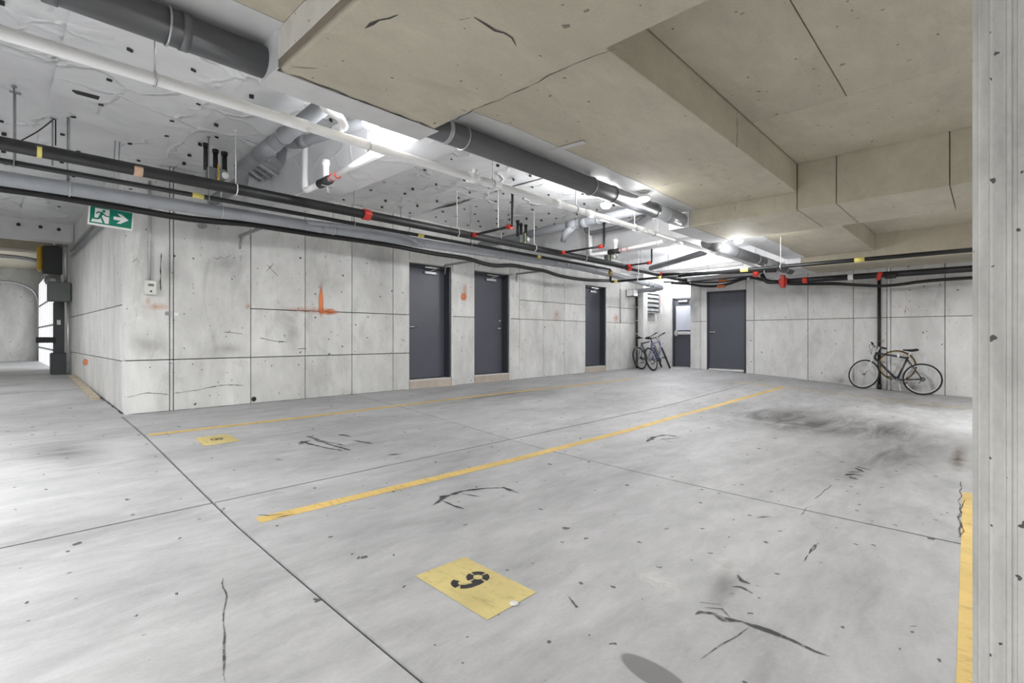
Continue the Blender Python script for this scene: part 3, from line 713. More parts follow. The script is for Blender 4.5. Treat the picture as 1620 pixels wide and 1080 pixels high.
crack_up([(748, 28), (770, 38), (782, 48), (808, 60), (816, 72)], Z3, .02); crack_up([(578, 45), (600, 32), (630, 24)], Z3, .02)
crack_up([(465, 107), (485, 109), (502, 108)], Z3, .014); crack_up([(728, 30), (745, 27)], Z3, .015)
crack_up([(459, 117.5), (520, 140), (600, 171), (690, 205)], Z3, .022)
crack_up([(700, 198), (760, 170), (830, 140), (905, 102), (972, 78)], Z3, .012)

# ================================================================== COLUMN
cx0, cy1, ch = 1.62, .030, .055
poly = [(cx0, cy1 - ch), (cx0 + ch, cy1), (2.22, cy1), (2.22, -.6), (cx0, -.6)]
colm = MB().prism([V((x, y, -1.45)) for x, y in poly], (0, 0, 1.45 + Z3 + .01)).build('concrete_column', 'column')
tag(colm, 'grey concrete column with a chamfered corner, close at the right edge', 'column')
MB().box(cx0 - .004, cx0, cy1 - ch - .012, cy1 - ch - .004, -1.35, Z3).box(cx0 - .003, cx0, cy1 - ch - .034, cy1 - ch - .022, -1.35, Z3).prism([(cx0 + .018, cy1 - ch + .014, -1.35), (cx0 + .026, cy1 - ch + .022, -1.35), (cx0 + .02, cy1 - ch + .024, -1.35)], (0, 0, 1.35 + Z3)).prism([(cx0 + .040, cy1 - ch + .036, -1.35), (cx0 + .046, cy1 - ch + .042, -1.35), (cx0 + .041, cy1 - ch + .044, -1.35)], (0, 0, 1.35 + Z3)).build('form_ridge', 'column', colm)

# ================================================================== LAMPS
def lamp(x, y, z, zc, label, power=1.0, group='round ceiling lamps', down=False):
    t = thing('ceiling_lamp', label, 'lamp', group, (x, y, z))
    MB().lathe([(zc - z, .05), (zc - z - .02, .05)], (0, 0, 0), (0, 0, 1), 16).tube([(0, 0, .06), (0, 0, zc - z)], .012, 10).build('stem', 'white', t)
    MB().lathe([(.02, .075), (.05, .075), (.06, .05), (.06, .005)], (0, 0, 0), (0, 0, 1), 24).build('housing', 'white', t)
    MB().lathe([(.02, .07), (.0, .066), (-.018, .045), (-.025, .01)], (0, 0, 0), (0, 0, 1), 24).build('lens', 'lens', t)
    if down: ld = bpy.data.lights.new('lamp_light', 'AREA'); ld.shape = 'DISK'; ld.size = .35; ld.energy = LAMP * power
    else: ld = bpy.data.lights.new('lamp_light', 'POINT'); ld.energy = LAMP * power; ld.shadow_soft_size = .12
    ld.color = (.985, .99, 1)
    lo = bpy.data.objects.new('lamp_light', ld); COL.objects.link(lo); lo.parent = t; lo.location = (0, 0, -.16)
lamp(2.28, 3.87, 1.83, TOP, 'bright lamp between white pipe and big drop beam, nearest the viewer', .26)
lamp(5.95, 3.87, 1.82, TOP, 'lit lamp left of the grey duct, halfway along it', .9)
lamp(9.4, 3.87, 1.76, TOP, 'lit lamp beside white pipe, just past the second wrapped beam', .55)
lamp(5.61, 3.1, 1.70, Z1, 'lit lamp on the bare soffit side of the grey duct', .05)
lamp(8.85, 3.1, 1.62, Z1, 'lit lamp tucked over the end of the far grey duct', .4)
lamp(14.55, 6.95, 1.70, 1.9, 'lamp over the exit alcove', .4)
lamp(12.0, 5.6, 2.1, TOP, 'lamp on the foil over the far bay', .5)
for i, (x, y, z, zc, pw) in enumerate([(-2.0, 5.0, 1.7, TOP, 1.5), (-1.2, 10.4, 1.9, TOP, .5), (-1.5, 18.5, 1.9, 2.2, .35), (-3.0, 2.4, 1.5, Z1, 1.5), (-2.6, -1.6, 1.8, Z2, 1.3),
                        (4.2, -1.2, 1.8, Z2, .6), (4.2, -4.6, 1.9, Z2, .6), (10.2, -1.0, 1.8, Z2, .9), (10.4, -4.6, 1.9, Z2, .5), (-6, 6, 1.9, SL, .8), (-6, -4, 1.9, Z2, .8)]):
    lamp(x, y, z, zc, 'added unseen fill lamp on the ceiling outside the picture', pw, 'added fill lamps outside the picture', True)  # unseen lamps, added to fill and even out the light

# ================================================================== PIPES
def hanger(root, p, r, ztop, mat='galv', side=V((0, 0, 0))):
    h = MB().torus(p, (1, 0, 0), r + .006, .006, 20, 6).build('hanger', mat, root)
    MB().tube([p + V((0, 0, r)), V((p.x, p.y, ztop))], .006, 8).lathe([(ztop - .012 - p.z, .02), (ztop - p.z, .02)], p, (0, 0, 1), 8).build('hanger_rod', mat, h)
def sleeve(root, p, d, r, half, mat, name='coupling', seg=16):
    d = V(d).normalized(); return MB().lathe([(-half, r * .98), (-half, r), (half, r), (half, r * .98)], p, d, seg).build(name, mat, root)
def line_pt(px_, Y, z): q = PY(px_, 533, Y); return V((q.x, Y, z))

# white PVC line
t = thing('white_pipe', 'long white pipe hung diagonally under the foil ceiling', 'pipe')
WYy = 3.78; wz = lambda x: 1.612 + .004 * math.sin(x * 1.3)
MB().tube([(x, WYy, wz(x)) for x in [-3 + .5 * i for i in range(29)]] + [(11.6, WYy, 1.585), (12.3, WYy, 1.53)], .038, 18).build('pipe', 'pvcw', t)
for p, hf, r in ((468, .09, .043), (748, .06, .052), (777, .12, .045), (880, .10, .044), (930, .10, .044), (1015, .12, .044), (1072, .14, .044), (1130, .2, .043)):
    q = line_pt(p, WYy, 0); sleeve(t, (q.x, WYy, wz(q.x)), (1, 0, 0), r, hf, 'pvcw')
q = line_pt(748, WYy, 0); MB().tube([(q.x, WYy, wz(q.x)), (q.x + .02, WYy - .02, wz(q.x) + .085)], .03, 12).build('cleanout', 'pvcw', t)
for p in (245, 583, 779, 911, 1004, 1034, 1128): q = line_pt(p, WYy, 0); hanger(t, V((q.x, WYy, wz(q.x))), .038, TOP)

# black sprinkler main
t = thing('sprinkler_main', 'thick black sprinkler main running along the door wall', 'pipe')
Y1, r1 = 5.91, .057; z1 = lambda x: 1.60 + .02 * (1 - x / 7)*.0
MB().tube([(-4, Y1, 1.60), (4.0, Y1, 1.605), (9.4, Y1, 1.585), (12.95, Y1, 1.52)], r1, 20).build('pipe', 'black', t)
for p in (579, 994): q = line_pt(p, Y1, 0); c = sleeve(t, (q.x, Y1, 1.605 if p < 700 else 1.57), (1, 0, 0), .072, .045, 'red'); MB().bbox(-.05, .05, -.09, .09, -.02, .02, .006, Matrix.Translation((q.x, Y1, 1.605 if p < 700 else 1.57))).build('clamp_bolt', 'red', c)
for p in (373, 723, 845, 925): q = line_pt(p, Y1, 0); hanger(t, V((q.x, Y1, 1.60)), r1, TOP, 'white')
q = line_pt(1045, Y1, 0); sleeve(t, (q.x, Y1, 1.55), (1, 0, 0), .06, .12, 'red', 'paint_band')
for p, z in ((62, 1.548), (218, 1.55)): q = line_pt(p, Y1, 0); sleeve(t, (q.x, Y1, 1.60), (1, 0, 0), .0582, .016 if p < 100 else .035, 'ytag' if p < 100 else plain('peach_scuff', (.62, .42, .30), .6), 'paint_mark')
def branch(px0, pxt, ytop, ztop, label, y_end_px):
    t = thing('sprinkler_branch', label, 'pipe', 'sprinkler branches off the black main')
    a = line_pt(px0, Y1, 1.60); X = a.x; b = PX(y_end_px, 533, X); b = V((X, b.y, 1.60 + .01))
    MB().tube([(X, Y1 - .05, 1.60), b], .02, 12).build('pipe', 'black', t)
    MB().tube(fillet([b, b + V((0, -.06, 0)), b + V((0, -.06, ztop - 1.60))], .04), .019, 12).build('riser', 'black', t)
    MB().lathe([(ztop - 1.66, .026), (ztop - 1.62, .026), (ztop - 1.60, .02), (ztop - 1.56, .012)], (X, b.y - .06, 1.60), (0, 0, 1), 12).build('sprinkler_head', 'black', t)
    sleeve(t, (X, Y1 - .085, 1.60), (0, 1, 0), .034, .05, 'red', 'tee'); sleeve(t, b, (0, 1, 0), .034, .045, 'red', 'elbow')
    m = a.lerp(b, .72); m.z = 1.605; hanger(t, m, .021, TOP, 'white')
branch(745, 814, 308, 2.13, 'black branch with red fittings rising near the white pipe coupling', 806)
branch(886, 960, 357, 2.05, 'black branch with red fittings in front of the second wrapped beam', 951)
branch(990, 1083, 400, 2.0, 'far black branch with dark red fittings near the alcove', 1027)

# thinner black pipe with elbow to the cross main
t = thing('black_pipe', 'thinner black pipe just below the sprinkler main', 'pipe')
Y2, z2 = 6.30, 1.555
xe = line_pt(966, Y2, 0).x
MB().tube(fillet([(-4, Y2, z2), (xe, Y2, z2), (xe, Y2, 1.36)], .06), .026, 14).build('pipe', 'black', t)
MB().lathe([(-.06, .028), (-.05, .05), (.03, .05), (.05, .034), (.08, .034)], (xe, Y2, z2 - .08), (0, 0, -1), 16).build('valve', 'brass', t)
for p in (22, 330, 560, 745): q = line_pt(p, Y2, 0); hanger(t, V((q.x, Y2, z2)), .026, TOP, 'galvd')
for p in (313, 665, 852): q = line_pt(p, Y2, 0); sleeve(t, (q.x, Y2, z2), (1, 0, 0), .028, .055, 'ytag', 'pipe_label')

# grey drain along the wall
t = thing('grey_drain_pipe', 'fat grey drain pipe along the top of the door wall', 'pipe')
Y3 = 6.72
def z3(x): return curve([(-4, 1.45), (0, 1.492), (2, 1.515), (5, 1.54), (9, 1.58), (13.0, 1.44)], x)
xs = [-4 + .7 * i for i in range(25)]
MB().tube([(x, Y3, z3(x)) for x in xs if x < 12.4] + [(12.5, Y3, z3(12.5))], .071, 20).build('pipe', 'pvcg', t)
MB().tube(fillet([(12.5, Y3, z3(12.5)), (13.3, Y3, 1.40), (13.35, 7.75, 1.36)], .2, 8), .066, 18).build('elbow', 'pvcg', t)
sleeve(t, (12.5, Y3, z3(12.5)), (1, 0, 0), .079, .12, 'pvcg'); sleeve(t, (13.34, 7.1, 1.378), (0, 1, 0), .075, .1, 'pvcg')
for p in (498, 520, 660, 878, 894): q = line_pt(p, Y3, 0); sleeve(t, (q.x, Y3, z3(q.x)), (1, 0, 0), .077, .10, 'pvcg')
MB().tube(fillet([PY(488, 351, 6.5), PY(600, 364, 6.5), PY(645, 374, 6.5), PY(660, 384, 6.62)], .12), .03, 12).build('branch_pipe', 'pvcg', t)
for p in (110, 350, 527, 793, 940): q = line_pt(p, Y3, 0); hanger(t, V((q.x, Y3, z3(q.x))), .072, TOP, 'galv')

# cables under the drain
t = thing('cable_bundle', 'thick black cables sagging below the grey drain pipe', 'cable')
cp = [(-60, 290), (0, 298), (55, 305), (100, 312.5), (150, 321), (205, 330), (260, 340), (300, 346), (350, 351), (392, 354), (430, 360), (500, 371), (560, 379), (620, 388), (680, 400), (742, 409), (765, 417), (785, 420.5), (810, 419), (840, 425), (862, 428), (880, 435), (905, 440), (930, 443), (965, 444)]
P4 = [PY(a, b_, 6.9) for a, b_ in cp]
MB().tube(fillet(P4, .3, 3), .038, 10).build('cable', 'cable', t); MB().tube(fillet([p + V((0, .05, .02 - .03 * (i % 2))) for i, p in enumerate(P4)], .3, 3), .018, 8).build('cable', 'cable', t)
for i, (p, y) in enumerate(((412, 358.5), (745, 411.5), (858, 427))):
    a = PY(p, y, 7.02); o = MB().bbox(a.x - .02, a.x + .02, 7.0, WY, a.z - .04, a.z, .004).build('strut_bracket', 'galvd')
    tag(o, ['steel strut arm under the drain, between the corner and first door', 'steel strut arm under the drain, between first two doors', 'steel strut arm under the drain, right of the deadbolt door'][i], 'bracket', 'cable brackets on the door wall')
    MB().tube([(a.x, WY - .04, a.z - .01), (a.x, WY, a.z - .2)], .012, 8).build('brace', 'galvd', o)
a = PY(318, 357, WY); o = tag(MB().tube([a, a + V((0, -.14, -.02))], .04, 14).tube([a + V((0, -.1, 0)), a + V((0, -.14, .07))], .02, 10).build('pipe_stub', 'galvd'), 'short capped pipe stub high on the door wall', 'pipe')

# dark duct pieces along the slab edge
def ductrun(x0, x1, Y, z, r, label, bands, end=False):
    t = thing('grey_duct', label, 'duct', 'dark grey ducts along the slab edge')
    MB().tube([(x0, Y, z), (x1, Y, z)], r, 28).build('pipe', 'duct', t)
    for X, hf, m in bands: sleeve(t, (X, Y, z), (1, 0, 0), r + .006, hf, m, 'coupling', 28)
    for X in (x0 + .4, (x0 + x1) / 2, x1 - .5): hanger(t, V((X, Y, z)), r, z + .3, 'galv')
YD, ZD = 3.24, 1.695
ductrun(-4, 1.17, YD, ZD, .094, 'dark grey duct at top left, ending at the big beam', [(.2, .03, 'duct'), (.75, .02, 'duct')])
ductrun(2.385, 6.945, YD, ZD, .094, 'long grey duct with a silvery end sleeve, right of the white pipe', [(2.6, .02, 'ducts'), (5.1, .015, 'duct'), (6.55, .38, 'ducts'), (6.12, .02, 'duct')])
ductrun(8.38, 13.3, 3.46, 1.60, .10, 'far grey duct sloping behind the black cross pipes', [(9.6, .02, 'duct'), (11.6, .3, 'ducts')])

# grey cross drains over the main
def cross(label, pts, r, bands=(), mat='pvcg', extra=None):
    t = thing('cross_drain', label, 'pipe'); MB().tube(fillet(pts, .16, 6), r, 18).build('pipe', mat, t)
    for p, d, hf in bands: sleeve(t, p, d, r + .008, hf, mat)
    if extra: extra(t)
    return t
def wye(t): MB().tube([(2.0, 5.55, 1.96), (2.12, 5.72, 1.96), (2.30, 5.93, 1.99), (2.36, 6.0, 2.08), (2.38, 6.02, 2.22)], .055, 14).build('wye_branch', 'drain', t)
cross('big grey drain crossing the ceiling near the left, with a wye', [(2.0, 3.6, 2.02), (2.0, 6.25, 1.935), (2.14, 6.6, 1.91), (2.14, 7.75, 1.88)], .074, [((2.0, 5.45, 1.96), (0, 1, -.03), .22), ((2.0, 5.0, 1.975), (0, 1, -.03), .03)], 'drain', wye)
cross('shorter grey drain with a turned-up elbow beside the wrapped beam', [(2.53, 4.05, 2.05), (2.25, 5.32, 2.05), (2.20, 5.5, 2.10), (2.19, 5.52, 2.205)], .054, [((2.28, 5.2, 2.05), (-.22, 1, 0), .06)], 'drain')
def wye2(t): MB().tube([(7.15, 5.35, 1.96), (7.15, 5.5, 1.86), (7.2, 5.6, 1.74)], [.07, .066, .05], 14).build('wye_branch', 'pvcg', t)
cross('far grey drain crossing before the second wrapped beam', [(7.15, 3.6, 2.03), (7.15, 5.0, 2.0), (7.15, 7.75, 1.93)], .075, [((7.15, 5.35, 1.99), (0, 1, 0), .10), ((7.15, 5.1, 1.99), (0, 1, 0), .06), ((7.15, 4.8, 2.0), (0, 1, 0), .02)], extra=wye2)
cross('dark grey drain with an elbow before the second wrapped beam', [(7.78, 4.3, 2.1), (7.78, 4.6, 1.97), (7.78, 5.4, 1.94), (7.78, 5.5, 2.0), (7.78, 5.5, 2.2)], .045, mat='duct')
a = PZ(1128, 392, 2.0); b_ = PZ(1040, 422, 1.9)
cross('far dark drain slanting between black pipe and white pipe', [PY(1115, 399, 4.6), PY(1065, 414, 5.6), PY(1030, 424, 6.6)], .07, mat='duct')
# white condensate assemblies
def drop_set(X, Ya, Yb, Yc, ztop, z, r, label):
    t = thing('white_drain_trap', label, 'pipe', 'white drain drops by the wrapped beams')
    MB().tube(fillet([(X, Ya, ztop), (X, Ya, z), (X, Yb + .14, z)], .06), r, 14).build('drop_pipe', 'pvcw', t)
    MB().tube([(X, Yb - .1, z + .005), (X, Yc, z + .06)], r * .95, 14).build('pipe', 'pvcw', t)
    sleeve(t, (X, Yb, z), (0, 1, 0), r + .016, .11, 'pin', 'rubber_coupling')
    MB().lathe([(-.02, r), (.16, r), (.17, r + .008), (.22, r + .008)], (X, Yb - .03, z), (0, 0, 1), 14).build('vent_stub', 'pvcw', t)
    MB().tube([(X, Yb - .04, z), (X + .01, Yb - .05, z - .13)], .014, 8).bbox(X - .06, X + .06, Yb - .06, Yb - .04, z - .06, z - .05, .002).build('clamp', 'galvd', t)
    for y in (Yb - .16, Yb - .28): MB().torus((X, y, z + .01), (0, 1, 0), r + .002, .006, 16, 6).build('clamp_ring', 'red', t)
    hanger_y(t, V((X, Yc + .10, z + .055)), r, TOP); return t
def hanger_y(root, p, r, ztop):
    h = MB().torus(p, (0, 1, 0), r + .006, .006, 20, 6).build('hanger', 'white', root); MB().tube([p + V((0, 0, r)), V((p.x, p.y, ztop))], .007, 8).build('hanger_rod', 'white', h)
drop_set(2.42, 5.49, 5.02, 3.93, 2.23, 1.62, .031, 'white drain drop with black coupling by the near wrapped beam')
drop_set(7.80, 5.42, 4.90, 3.95, 1.94, 1.545, .034, 'white drain drop with black coupling by the far wrapped beam')
cross('white curved pipe coming out beside the big beam', [PY(508, 160, 3.5), PY(517, 172, 3.6), PY(538, 185, 3.7), PY(545, 200, 3.75), PY(530, 205, 4.1)], .034, mat='pvcw')
cross('pale cross pipe near the far end of the white pipe', [PX(1040, 432, 11.6), PX(1108, 424, 11.6), PX(1175, 416, 11.6)], .06, mat='pvcw')

# valve clusters by the main
def cluster(X, Y, z, label):
    t = thing('pipe_sleeve_box', label, 'fitting', 'pipe sleeves through the ceiling', (X, Y, z))
    MB().bbox(-.08, .06, -.05, .05, -.14, .03, .01).bbox(.0, .10, -.09, .0, -.10, .02, .01).build('box', 'greybox', t)
    for dx, dy, h in ((-.08, .02, .26), (.02, .03, .22), (.10, -.02, .2)): MB().tube([(dx, dy, 0), (dx, dy, h)], .026, 10).lathe([(h, .034), (h + .04, .034)], (dx, dy, 0), (0, 0, 1), 10).build('pipe_stub', 'cable', t)
    MB().lathe([(0, .04), (.012, .04), (.012, .022), (.03, .022)], (.085, -.09, -.05), (.3, -1, 0), 16).build('cap', 'white', t)
    MB().tube([(.02, -.08, .06), (.02, -.08, -.13)], .012, 8).build('tag', 'yellowbox' if X < 3 else 'ytag', t)
cluster(1.78, 6.42, 1.90, 'dark valve box with yellow tag above the main, left of the near drain')
cluster(6.9, 6.35, 1.88, 'dark valve box above the main behind the far cross drain')
cluster(9.3, 6.0, 1.80, 'dark valve box above the main near its far red clamp')
# slot in the foil with slanting conduits
t = thing('conduit_set', 'grey conduits slanting out of a slot in the foil', 'conduit')
for k in range(4):
    a = PZ(372 + 9 * k, 262 - 3 * k, TOP - .06 - .02 * k); b_ = PZ(432 + 15 * k, 306 - 2 * k, TOP - .10 - .02 * k)
    b_.y = min(b_.y, 7.6)
    MB().tube([a, b_], .022, 10).build('conduit', 'galv' if k % 2 else 'pvcg', t)
a, b_, c, d = PZ(372, 258, TOP - .01), PZ(392, 254, TOP - .01), PZ(462, 298, TOP - .01), PZ(430, 308, TOP - .01)
for q_ in (a, b_, c, d): q_.y = min(q_.y, 7.7); q_.z = TOP - .035
MB().prism([a, b_, c, d], (0, 0, .01)).build('foil_slot', 'galvd', t)

# cross pipes near the end wall
t = thing('cross_main', 'black pipe crossing in front of the end wall ceiling', 'pipe')
XB, zB = 9.95, 1.283
XB = xe
zB = XB * .1285
ys = PX(972, 533, XB).y
MB().tube([(XB, ys, zB), (XB, 4.6, zB)], .027, 14).build('pipe', 'black', t)
MB().tube([(XB, 4.65, zB), (XB, -1.5, zB)], .035, 14).build('pipe', 'black', t)
MB().tube(fillet([(XB, Y2, 1.40), (XB, Y2, zB), (XB, ys - .1, zB)], .05), .027, 14).build('elbow', 'black', t)
for p in (1178, 1360, 1044, 975): q = PX(p, 533, XB); sleeve(t, (XB, q.y, zB), (0, 1, 0), .037 if p > 1100 else .032, .07 if p > 1100 else .04, 'ytag', 'pipe_label')
for p in (1010, 1235): q = PX(p, 533, XB); hanger_y(t, V((XB, q.y, zB)), .034, TOP)
t = thing('lower_cross_main', 'lower black pipe with a bright red clamp, high on the end wall', 'pipe')
XC = 13.3; zC = XC * .1008; yc = PX(1240, 533, XC).y
MB().tube([(XC, yc, zC), (XC, -1.5, zC)], .066, 18).build('pipe', 'black', t)
c = sleeve(t, (XC, yc, zC), (0, 1, 0), .092, .09, 'red'); MB().bbox(XC - .13, XC + .02, yc - .04, yc + .04, zC - .15, zC + .16, .01).build('clamp_lug', 'red', c)
MB().tube(fillet([(XC, yc + .06, zC), (XC, yc + .4, zC + .02), (XC, yc + .5, zC + .22)], .12), .05, 14).build('elbow', 'black', t)
for p in (1274, 1346): q = PX(p, 533, XC); sleeve(t, (XC, q.y, zC), (0, 1, 0), .072, .05, 'red' if p < 1300 else 'white', 'clamp' if p < 1300 else 'hanger')
q = PX(1392, 438, XC); MB().lathe([(-.1, .03), (.0, .05), (.06, .05), (.08, .03)], (XC - .07, q.y, zC - .02), (0, -.3, 1), 12).build('valve_handle', 'red', t); MB().lathe([(0, .06), (.18, .06), (.2, .03)], (XC - .07, q.y - .1, zC - .04), (0, -1, 0), 14).build('valve', 'black', t)
t = thing('short_black_pipe', 'black pipe running just behind the cross pipe, ending midway', 'pipe')
XD = 11.2
MB().tube([PX(1048, 434.5, XD), PX(1228, 427.5, XD)], .04, 12).build('pipe', 'black', t); 
a = PX(1196, 432, XD); sleeve(t, a, (0, 1, .05), .05, .05, 'red', 'clamp'); a = PX(1120, 431.5, XD); hanger_y(t, a, .04, TOP); a = PX(1210, 428.5, XD); hanger_y(t, a, .04, Z1)
t = thing('small_black_pipe', 'slim black pipe with a dark red elbow over the end door', 'pipe')
MB().tube([PX(1090, 446, 13.0), PX(1140, 441, 13.0), PX(1190, 437, 13.0)], .024, 10).build('pipe', 'black', t)
a = PX(1194, 437, 13.0); MB().tube(fillet([a, a + V((0, -.06, .02)), a + V((0, -.1, .14))], .05), .035, 12).build('elbow', 'red', t)
t = thing('looped_cable', 'black cables sagging in loops across the end wall top', 'cable')
lc = [(1062, 447.5), (1090, 449), (1110, 452.5), (1132, 453), (1152, 449.5), (1172, 442), (1188, 438.5), (1205, 441), (1225, 446), (1245, 449), (1280, 449), (1330, 449), (1360, 451), (1395, 452.5), (1425, 450), (1450, 446), (1480, 443), (1540, 439)]
MB().tube(fillet([PX(a, b_, 13.6) for a, b_ in lc] + [V((13.6, -1.5, PX(1540, 439, 13.6).z - .03))], .3, 3), .034, 10).build('cable', 'cable', t)
MB().tube(fillet([PX(a, b_, 13.65) for a, b_ in [(1050, 446), (1085, 446), (1115, 447), (1150, 445.5), (1185, 438), (1215, 446), (1260, 449), (1320, 447), (1345, 449)]], .3, 3), .02, 8).build('cable', 'cable', t)
MB().bbox(-.02, .02, -.03, .03, -.06, .06, .004, Matrix.Translation(PX(1184, 440, 13.55))).build('clip', 'galv', t)
for a, b_ in ((1143, 443), (1141, 452.5)): sleeve(t, PX(a, b_, 13.6), (0, 1, 0), .042, .10, plain('orange_tape', (.62, .17, .06), .6), 'tape')
for p, Yh in ((1000, 1), (1045, 1)): pass
# conduit down the end wall
t = thing('black_conduit', 'black conduit dropping down the end wall behind the bicycle', 'conduit')
q = PX(1391, 453, RX - .05); MB().tube([(RX - .05, q.y, 1.38), (RX - .05, q.y, FZ(14.1, q.y) + .08)], .033, 14).build('conduit', 'cable', t)
MB().tube([(RX - .05, q.y, FZ(14.1, q.y) + .12), (RX - .05, q.y, FZ(14.1, q.y) - .005)], .045, 12).build('sleeve', 'cable', t)
# thin hanging wires by the alcove and thermostat conduit
q = PX(1006.5, 533, 13.62)
t = thing('black_riser', 'thin black pipe down the pilaster behind the two bicycles', 'pipe')
MB().tube([(13.55, 7.72, 1.3), (13.55, 7.72, FZ(13.5, 7.7) - .005)], .032, 12).build('pipe', 'cable', t)
for z in (.9, .5, .1, -.3): MB().torus((13.55, 7.72, z), (0, 0, 1), .036, .008, 14, 6).build('clip', 'white', t)
for xx, lab in ((980.5, 'thin conduit right of the farthest door'), (238.5, None)):
    pass
q = PY(981.5, 500, WY - .02); tag(MB().tube([(q.x, WY - .02, 1.4), (q.x, WY - .02, .42)], .012, 8).build('thin_conduit', 'galvd'), 'thin vertical conduit right of the farthest slate door', 'conduit')
q = PY(237, 455, WY)
t = thing('wall_controller', 'small off-white control box on conduit, left end of door wall', 'control box')
MB().bbox(q.x - .062, q.x + .062, WY - .07, WY, q.z - .09, q.z + .09, .008).build('case', 'ivory', t)
MB().bbox(q.x - .03, q.x + .03, WY - .074, WY - .068, q.z + .015, q.z + .045, .002).build('display', 'greybox', t); MB().lathe([(0, .012), (.006, .011)], (q.x, WY - .07, q.z - .05), (0, -1, 0), 12).build('button', 'pin', t)
MB().tube([(q.x - .005, WY - .025, q.z + .09), (q.x - .005, WY - .025, 2.0)], .016, 10).build('conduit', 'galv', t)

# ------------------------------------------------------------------ exit sign
sc = PY(176, 344.5, 7.2)
t = thing('exit_sign', 'green and white exit sign with running figure, hung at the corner', 'sign', None, sc, (math.radians(2.5), math.radians(3.5), math.radians(-6)))
Wd, Hd = .20, .112
MB().bbox(-Wd, Wd, -.025, .025, -Hd, Hd, .006).build('case', 'white', t)
fy = -.0265
def sgn_poly(pts, y): return [V((x, y, z)) for x, z in pts]
def face(pts, y, mat, name): return MB().prism(sgn_poly(pts, y), (0, -.0012, 0)).build(name, mat, t)
face([(-.185, -.092), (.185, -.092), (.185, .092), (-.185, .092)], fy + .001, 'green', 'sign_face')
face([(-.145, -.078), (-.018, -.078), (-.018, .078), (-.145, .078)], fy - .0005, 'white', 'doorway')
face([(-.172, -.078), (-.14, -.078), (-.14, -.03), (-.16, -.04)], fy - .0005, 'white', 'doorway_edge')
def limb(pts, r, name='figure'):
    b = MB()
    for (x0, z0), (x1, z1) in zip(pts[:-1], pts[1:]):
        d = V((x1 - x0, 0, z1 - z0)); s_ = V((-d.z, 0, d.x)).normalized() * r; e = d.normalized() * r * .4
        a, c = V((x0, fy - .002, z0)) - e, V((x1, fy - .002, z1)) + e; b.prism([a + s_, a - s_, c - s_, c + s_], (0, -.001, 0))
    b.build(name, 'green', t)
MB().lathe([(0, .0145), (.001, .0145)], (-.068, fy - .002, .055), (0, -1, 0), 16).build('figure', 'green', t)
limb([(-.082, .03), (-.098, -.012)], .013); limb([(-.13, .018), (-.118, .036), (-.085, .036), (-.066, .018), (-.048, .004), (-.02, .004)], .0065)
limb([(-.098, -.012), (-.112, -.036), (-.155, -.038)], .0085); limb([(-.09, -.014), (-.078, -.04), (-.062, -.074)], .0085)
face([(.02, -.018), (.085, -.018), (.05, -.055), (.085, -.055), (.155, .0), (.085, .055), (.05, .055), (.085, .018), (.02, .018)], fy - .0005, 'white', 'arrow')
MB().tube([(.0, 0, Hd), (-.02, 0, .875)], .007, 8).tube([(.04, 0, Hd), (.02, 0, .875)], .007, 8).build('hanger_rod', 'galv', t)
t = thing('conduit_pair', 'two dark conduits along the return wall below the exit sign', 'conduit')
MB().tube([(1.12, 7.9, 1.75), (1.12, 13.3, 1.73)], .026, 10).build('conduit', 'galvd', t); MB().tube([(1.13, 7.9, 1.62), (1.13, 13.3, 1.62)], .018, 10).build('conduit', 'galvd', t)
MB().bbox(1.08, 1.17, 9.6, 9.75, 1.68, 1.80, .008).build('box', 'galvd', t)

# ------------------------------------------------------------------ garage door corner
dr = struct(MB().box(1.09, 1.15, 16.2, 16.3, -.785, 1.75).box(1.09, 1.15, 22.1, 22.2, -.785, 1.75).build('door_6', 'alum'), 'daylit sectional garage door at the end of the lane')
nb = 8; rowz = [-.785, -.30, .33, 1.0, 1.75]
for j in range(4):
    box(1.09, 1.15, 16.3, 22.1, rowz[j + 1] - .05, rowz[j + 1]).build('rail', 'galvd', dr)
    for i in range(nb):
        ya, yb = 16.5 + i * 5.6 / nb, 16.5 + (i + 1) * 5.6 / nb
        box(1.105, 1.135, ya + .05, yb - .05, rowz[j], rowz[j + 1] - .05).build('pane', 'pane', dr)
        if j == 0: box(1.085, 1.145, ya - .05, ya + .05, -.785, 1.70).build('stile', 'alum', dr)
def track(Y, label, z=1.72, xt=1.1):
    t = thing('door_track', label, 'rail', 'garage door tracks')
    pts = fillet([(xt, Y, -.75), (xt, Y, z), (-3.5, Y, z + .1)], .75, 10)
    MB().tube(pts, .045, 8).build('rail', 'galv', t)
    MB().tube([(-1.5, Y, z + .05), (-1.5, Y, 2.2)], .02, 8).build('hanger_rod', 'galv', t)
track(22.3, 'curved galvanised door track beside the far concrete wall')
track(16.0, 'nearer galvanised door track with a curved corner', 1.80, 1.2)
t = thing('door_operator', 'yellow and black motor unit high beside the garage door', 'motor')
MB().bbox(.72, .80, 14.9, 15.25, 1.45, 1.98, .03).build('motor_cover', 'yellowbox', t)
MB().bbox(.80, 1.12, 14.9, 15.3, 1.38, 2.0, .02).build('gear_case', 'post', t)
MB().lathe([(0, .14), (.06, .14), (.06, .05), (.1, .05)], (.96, 14.9, 1.24), (0, -1, 0), 20).build('chain_wheel', 'galv', t)
MB().tube([(1.0, 15.0, 2.0), (1.0, 15.0, 2.19)], .06, 10).build('bracket', 'galv', t)
t = thing('junction_box', 'grey junction box with conduit beside the garage door', 'box')
MB().bbox(.80, 1.16, 13.6, 13.85, .72, 1.12, .02).build('case', 'greybox', t); MB().tube([(1.08, 13.7, 1.12), (1.08, 13.7, 2.1)], .03, 10).tube([(1.12, 13.7, .74), (1.12, 13.7, -.75)], .03, 10).build('conduit', 'galv', t)
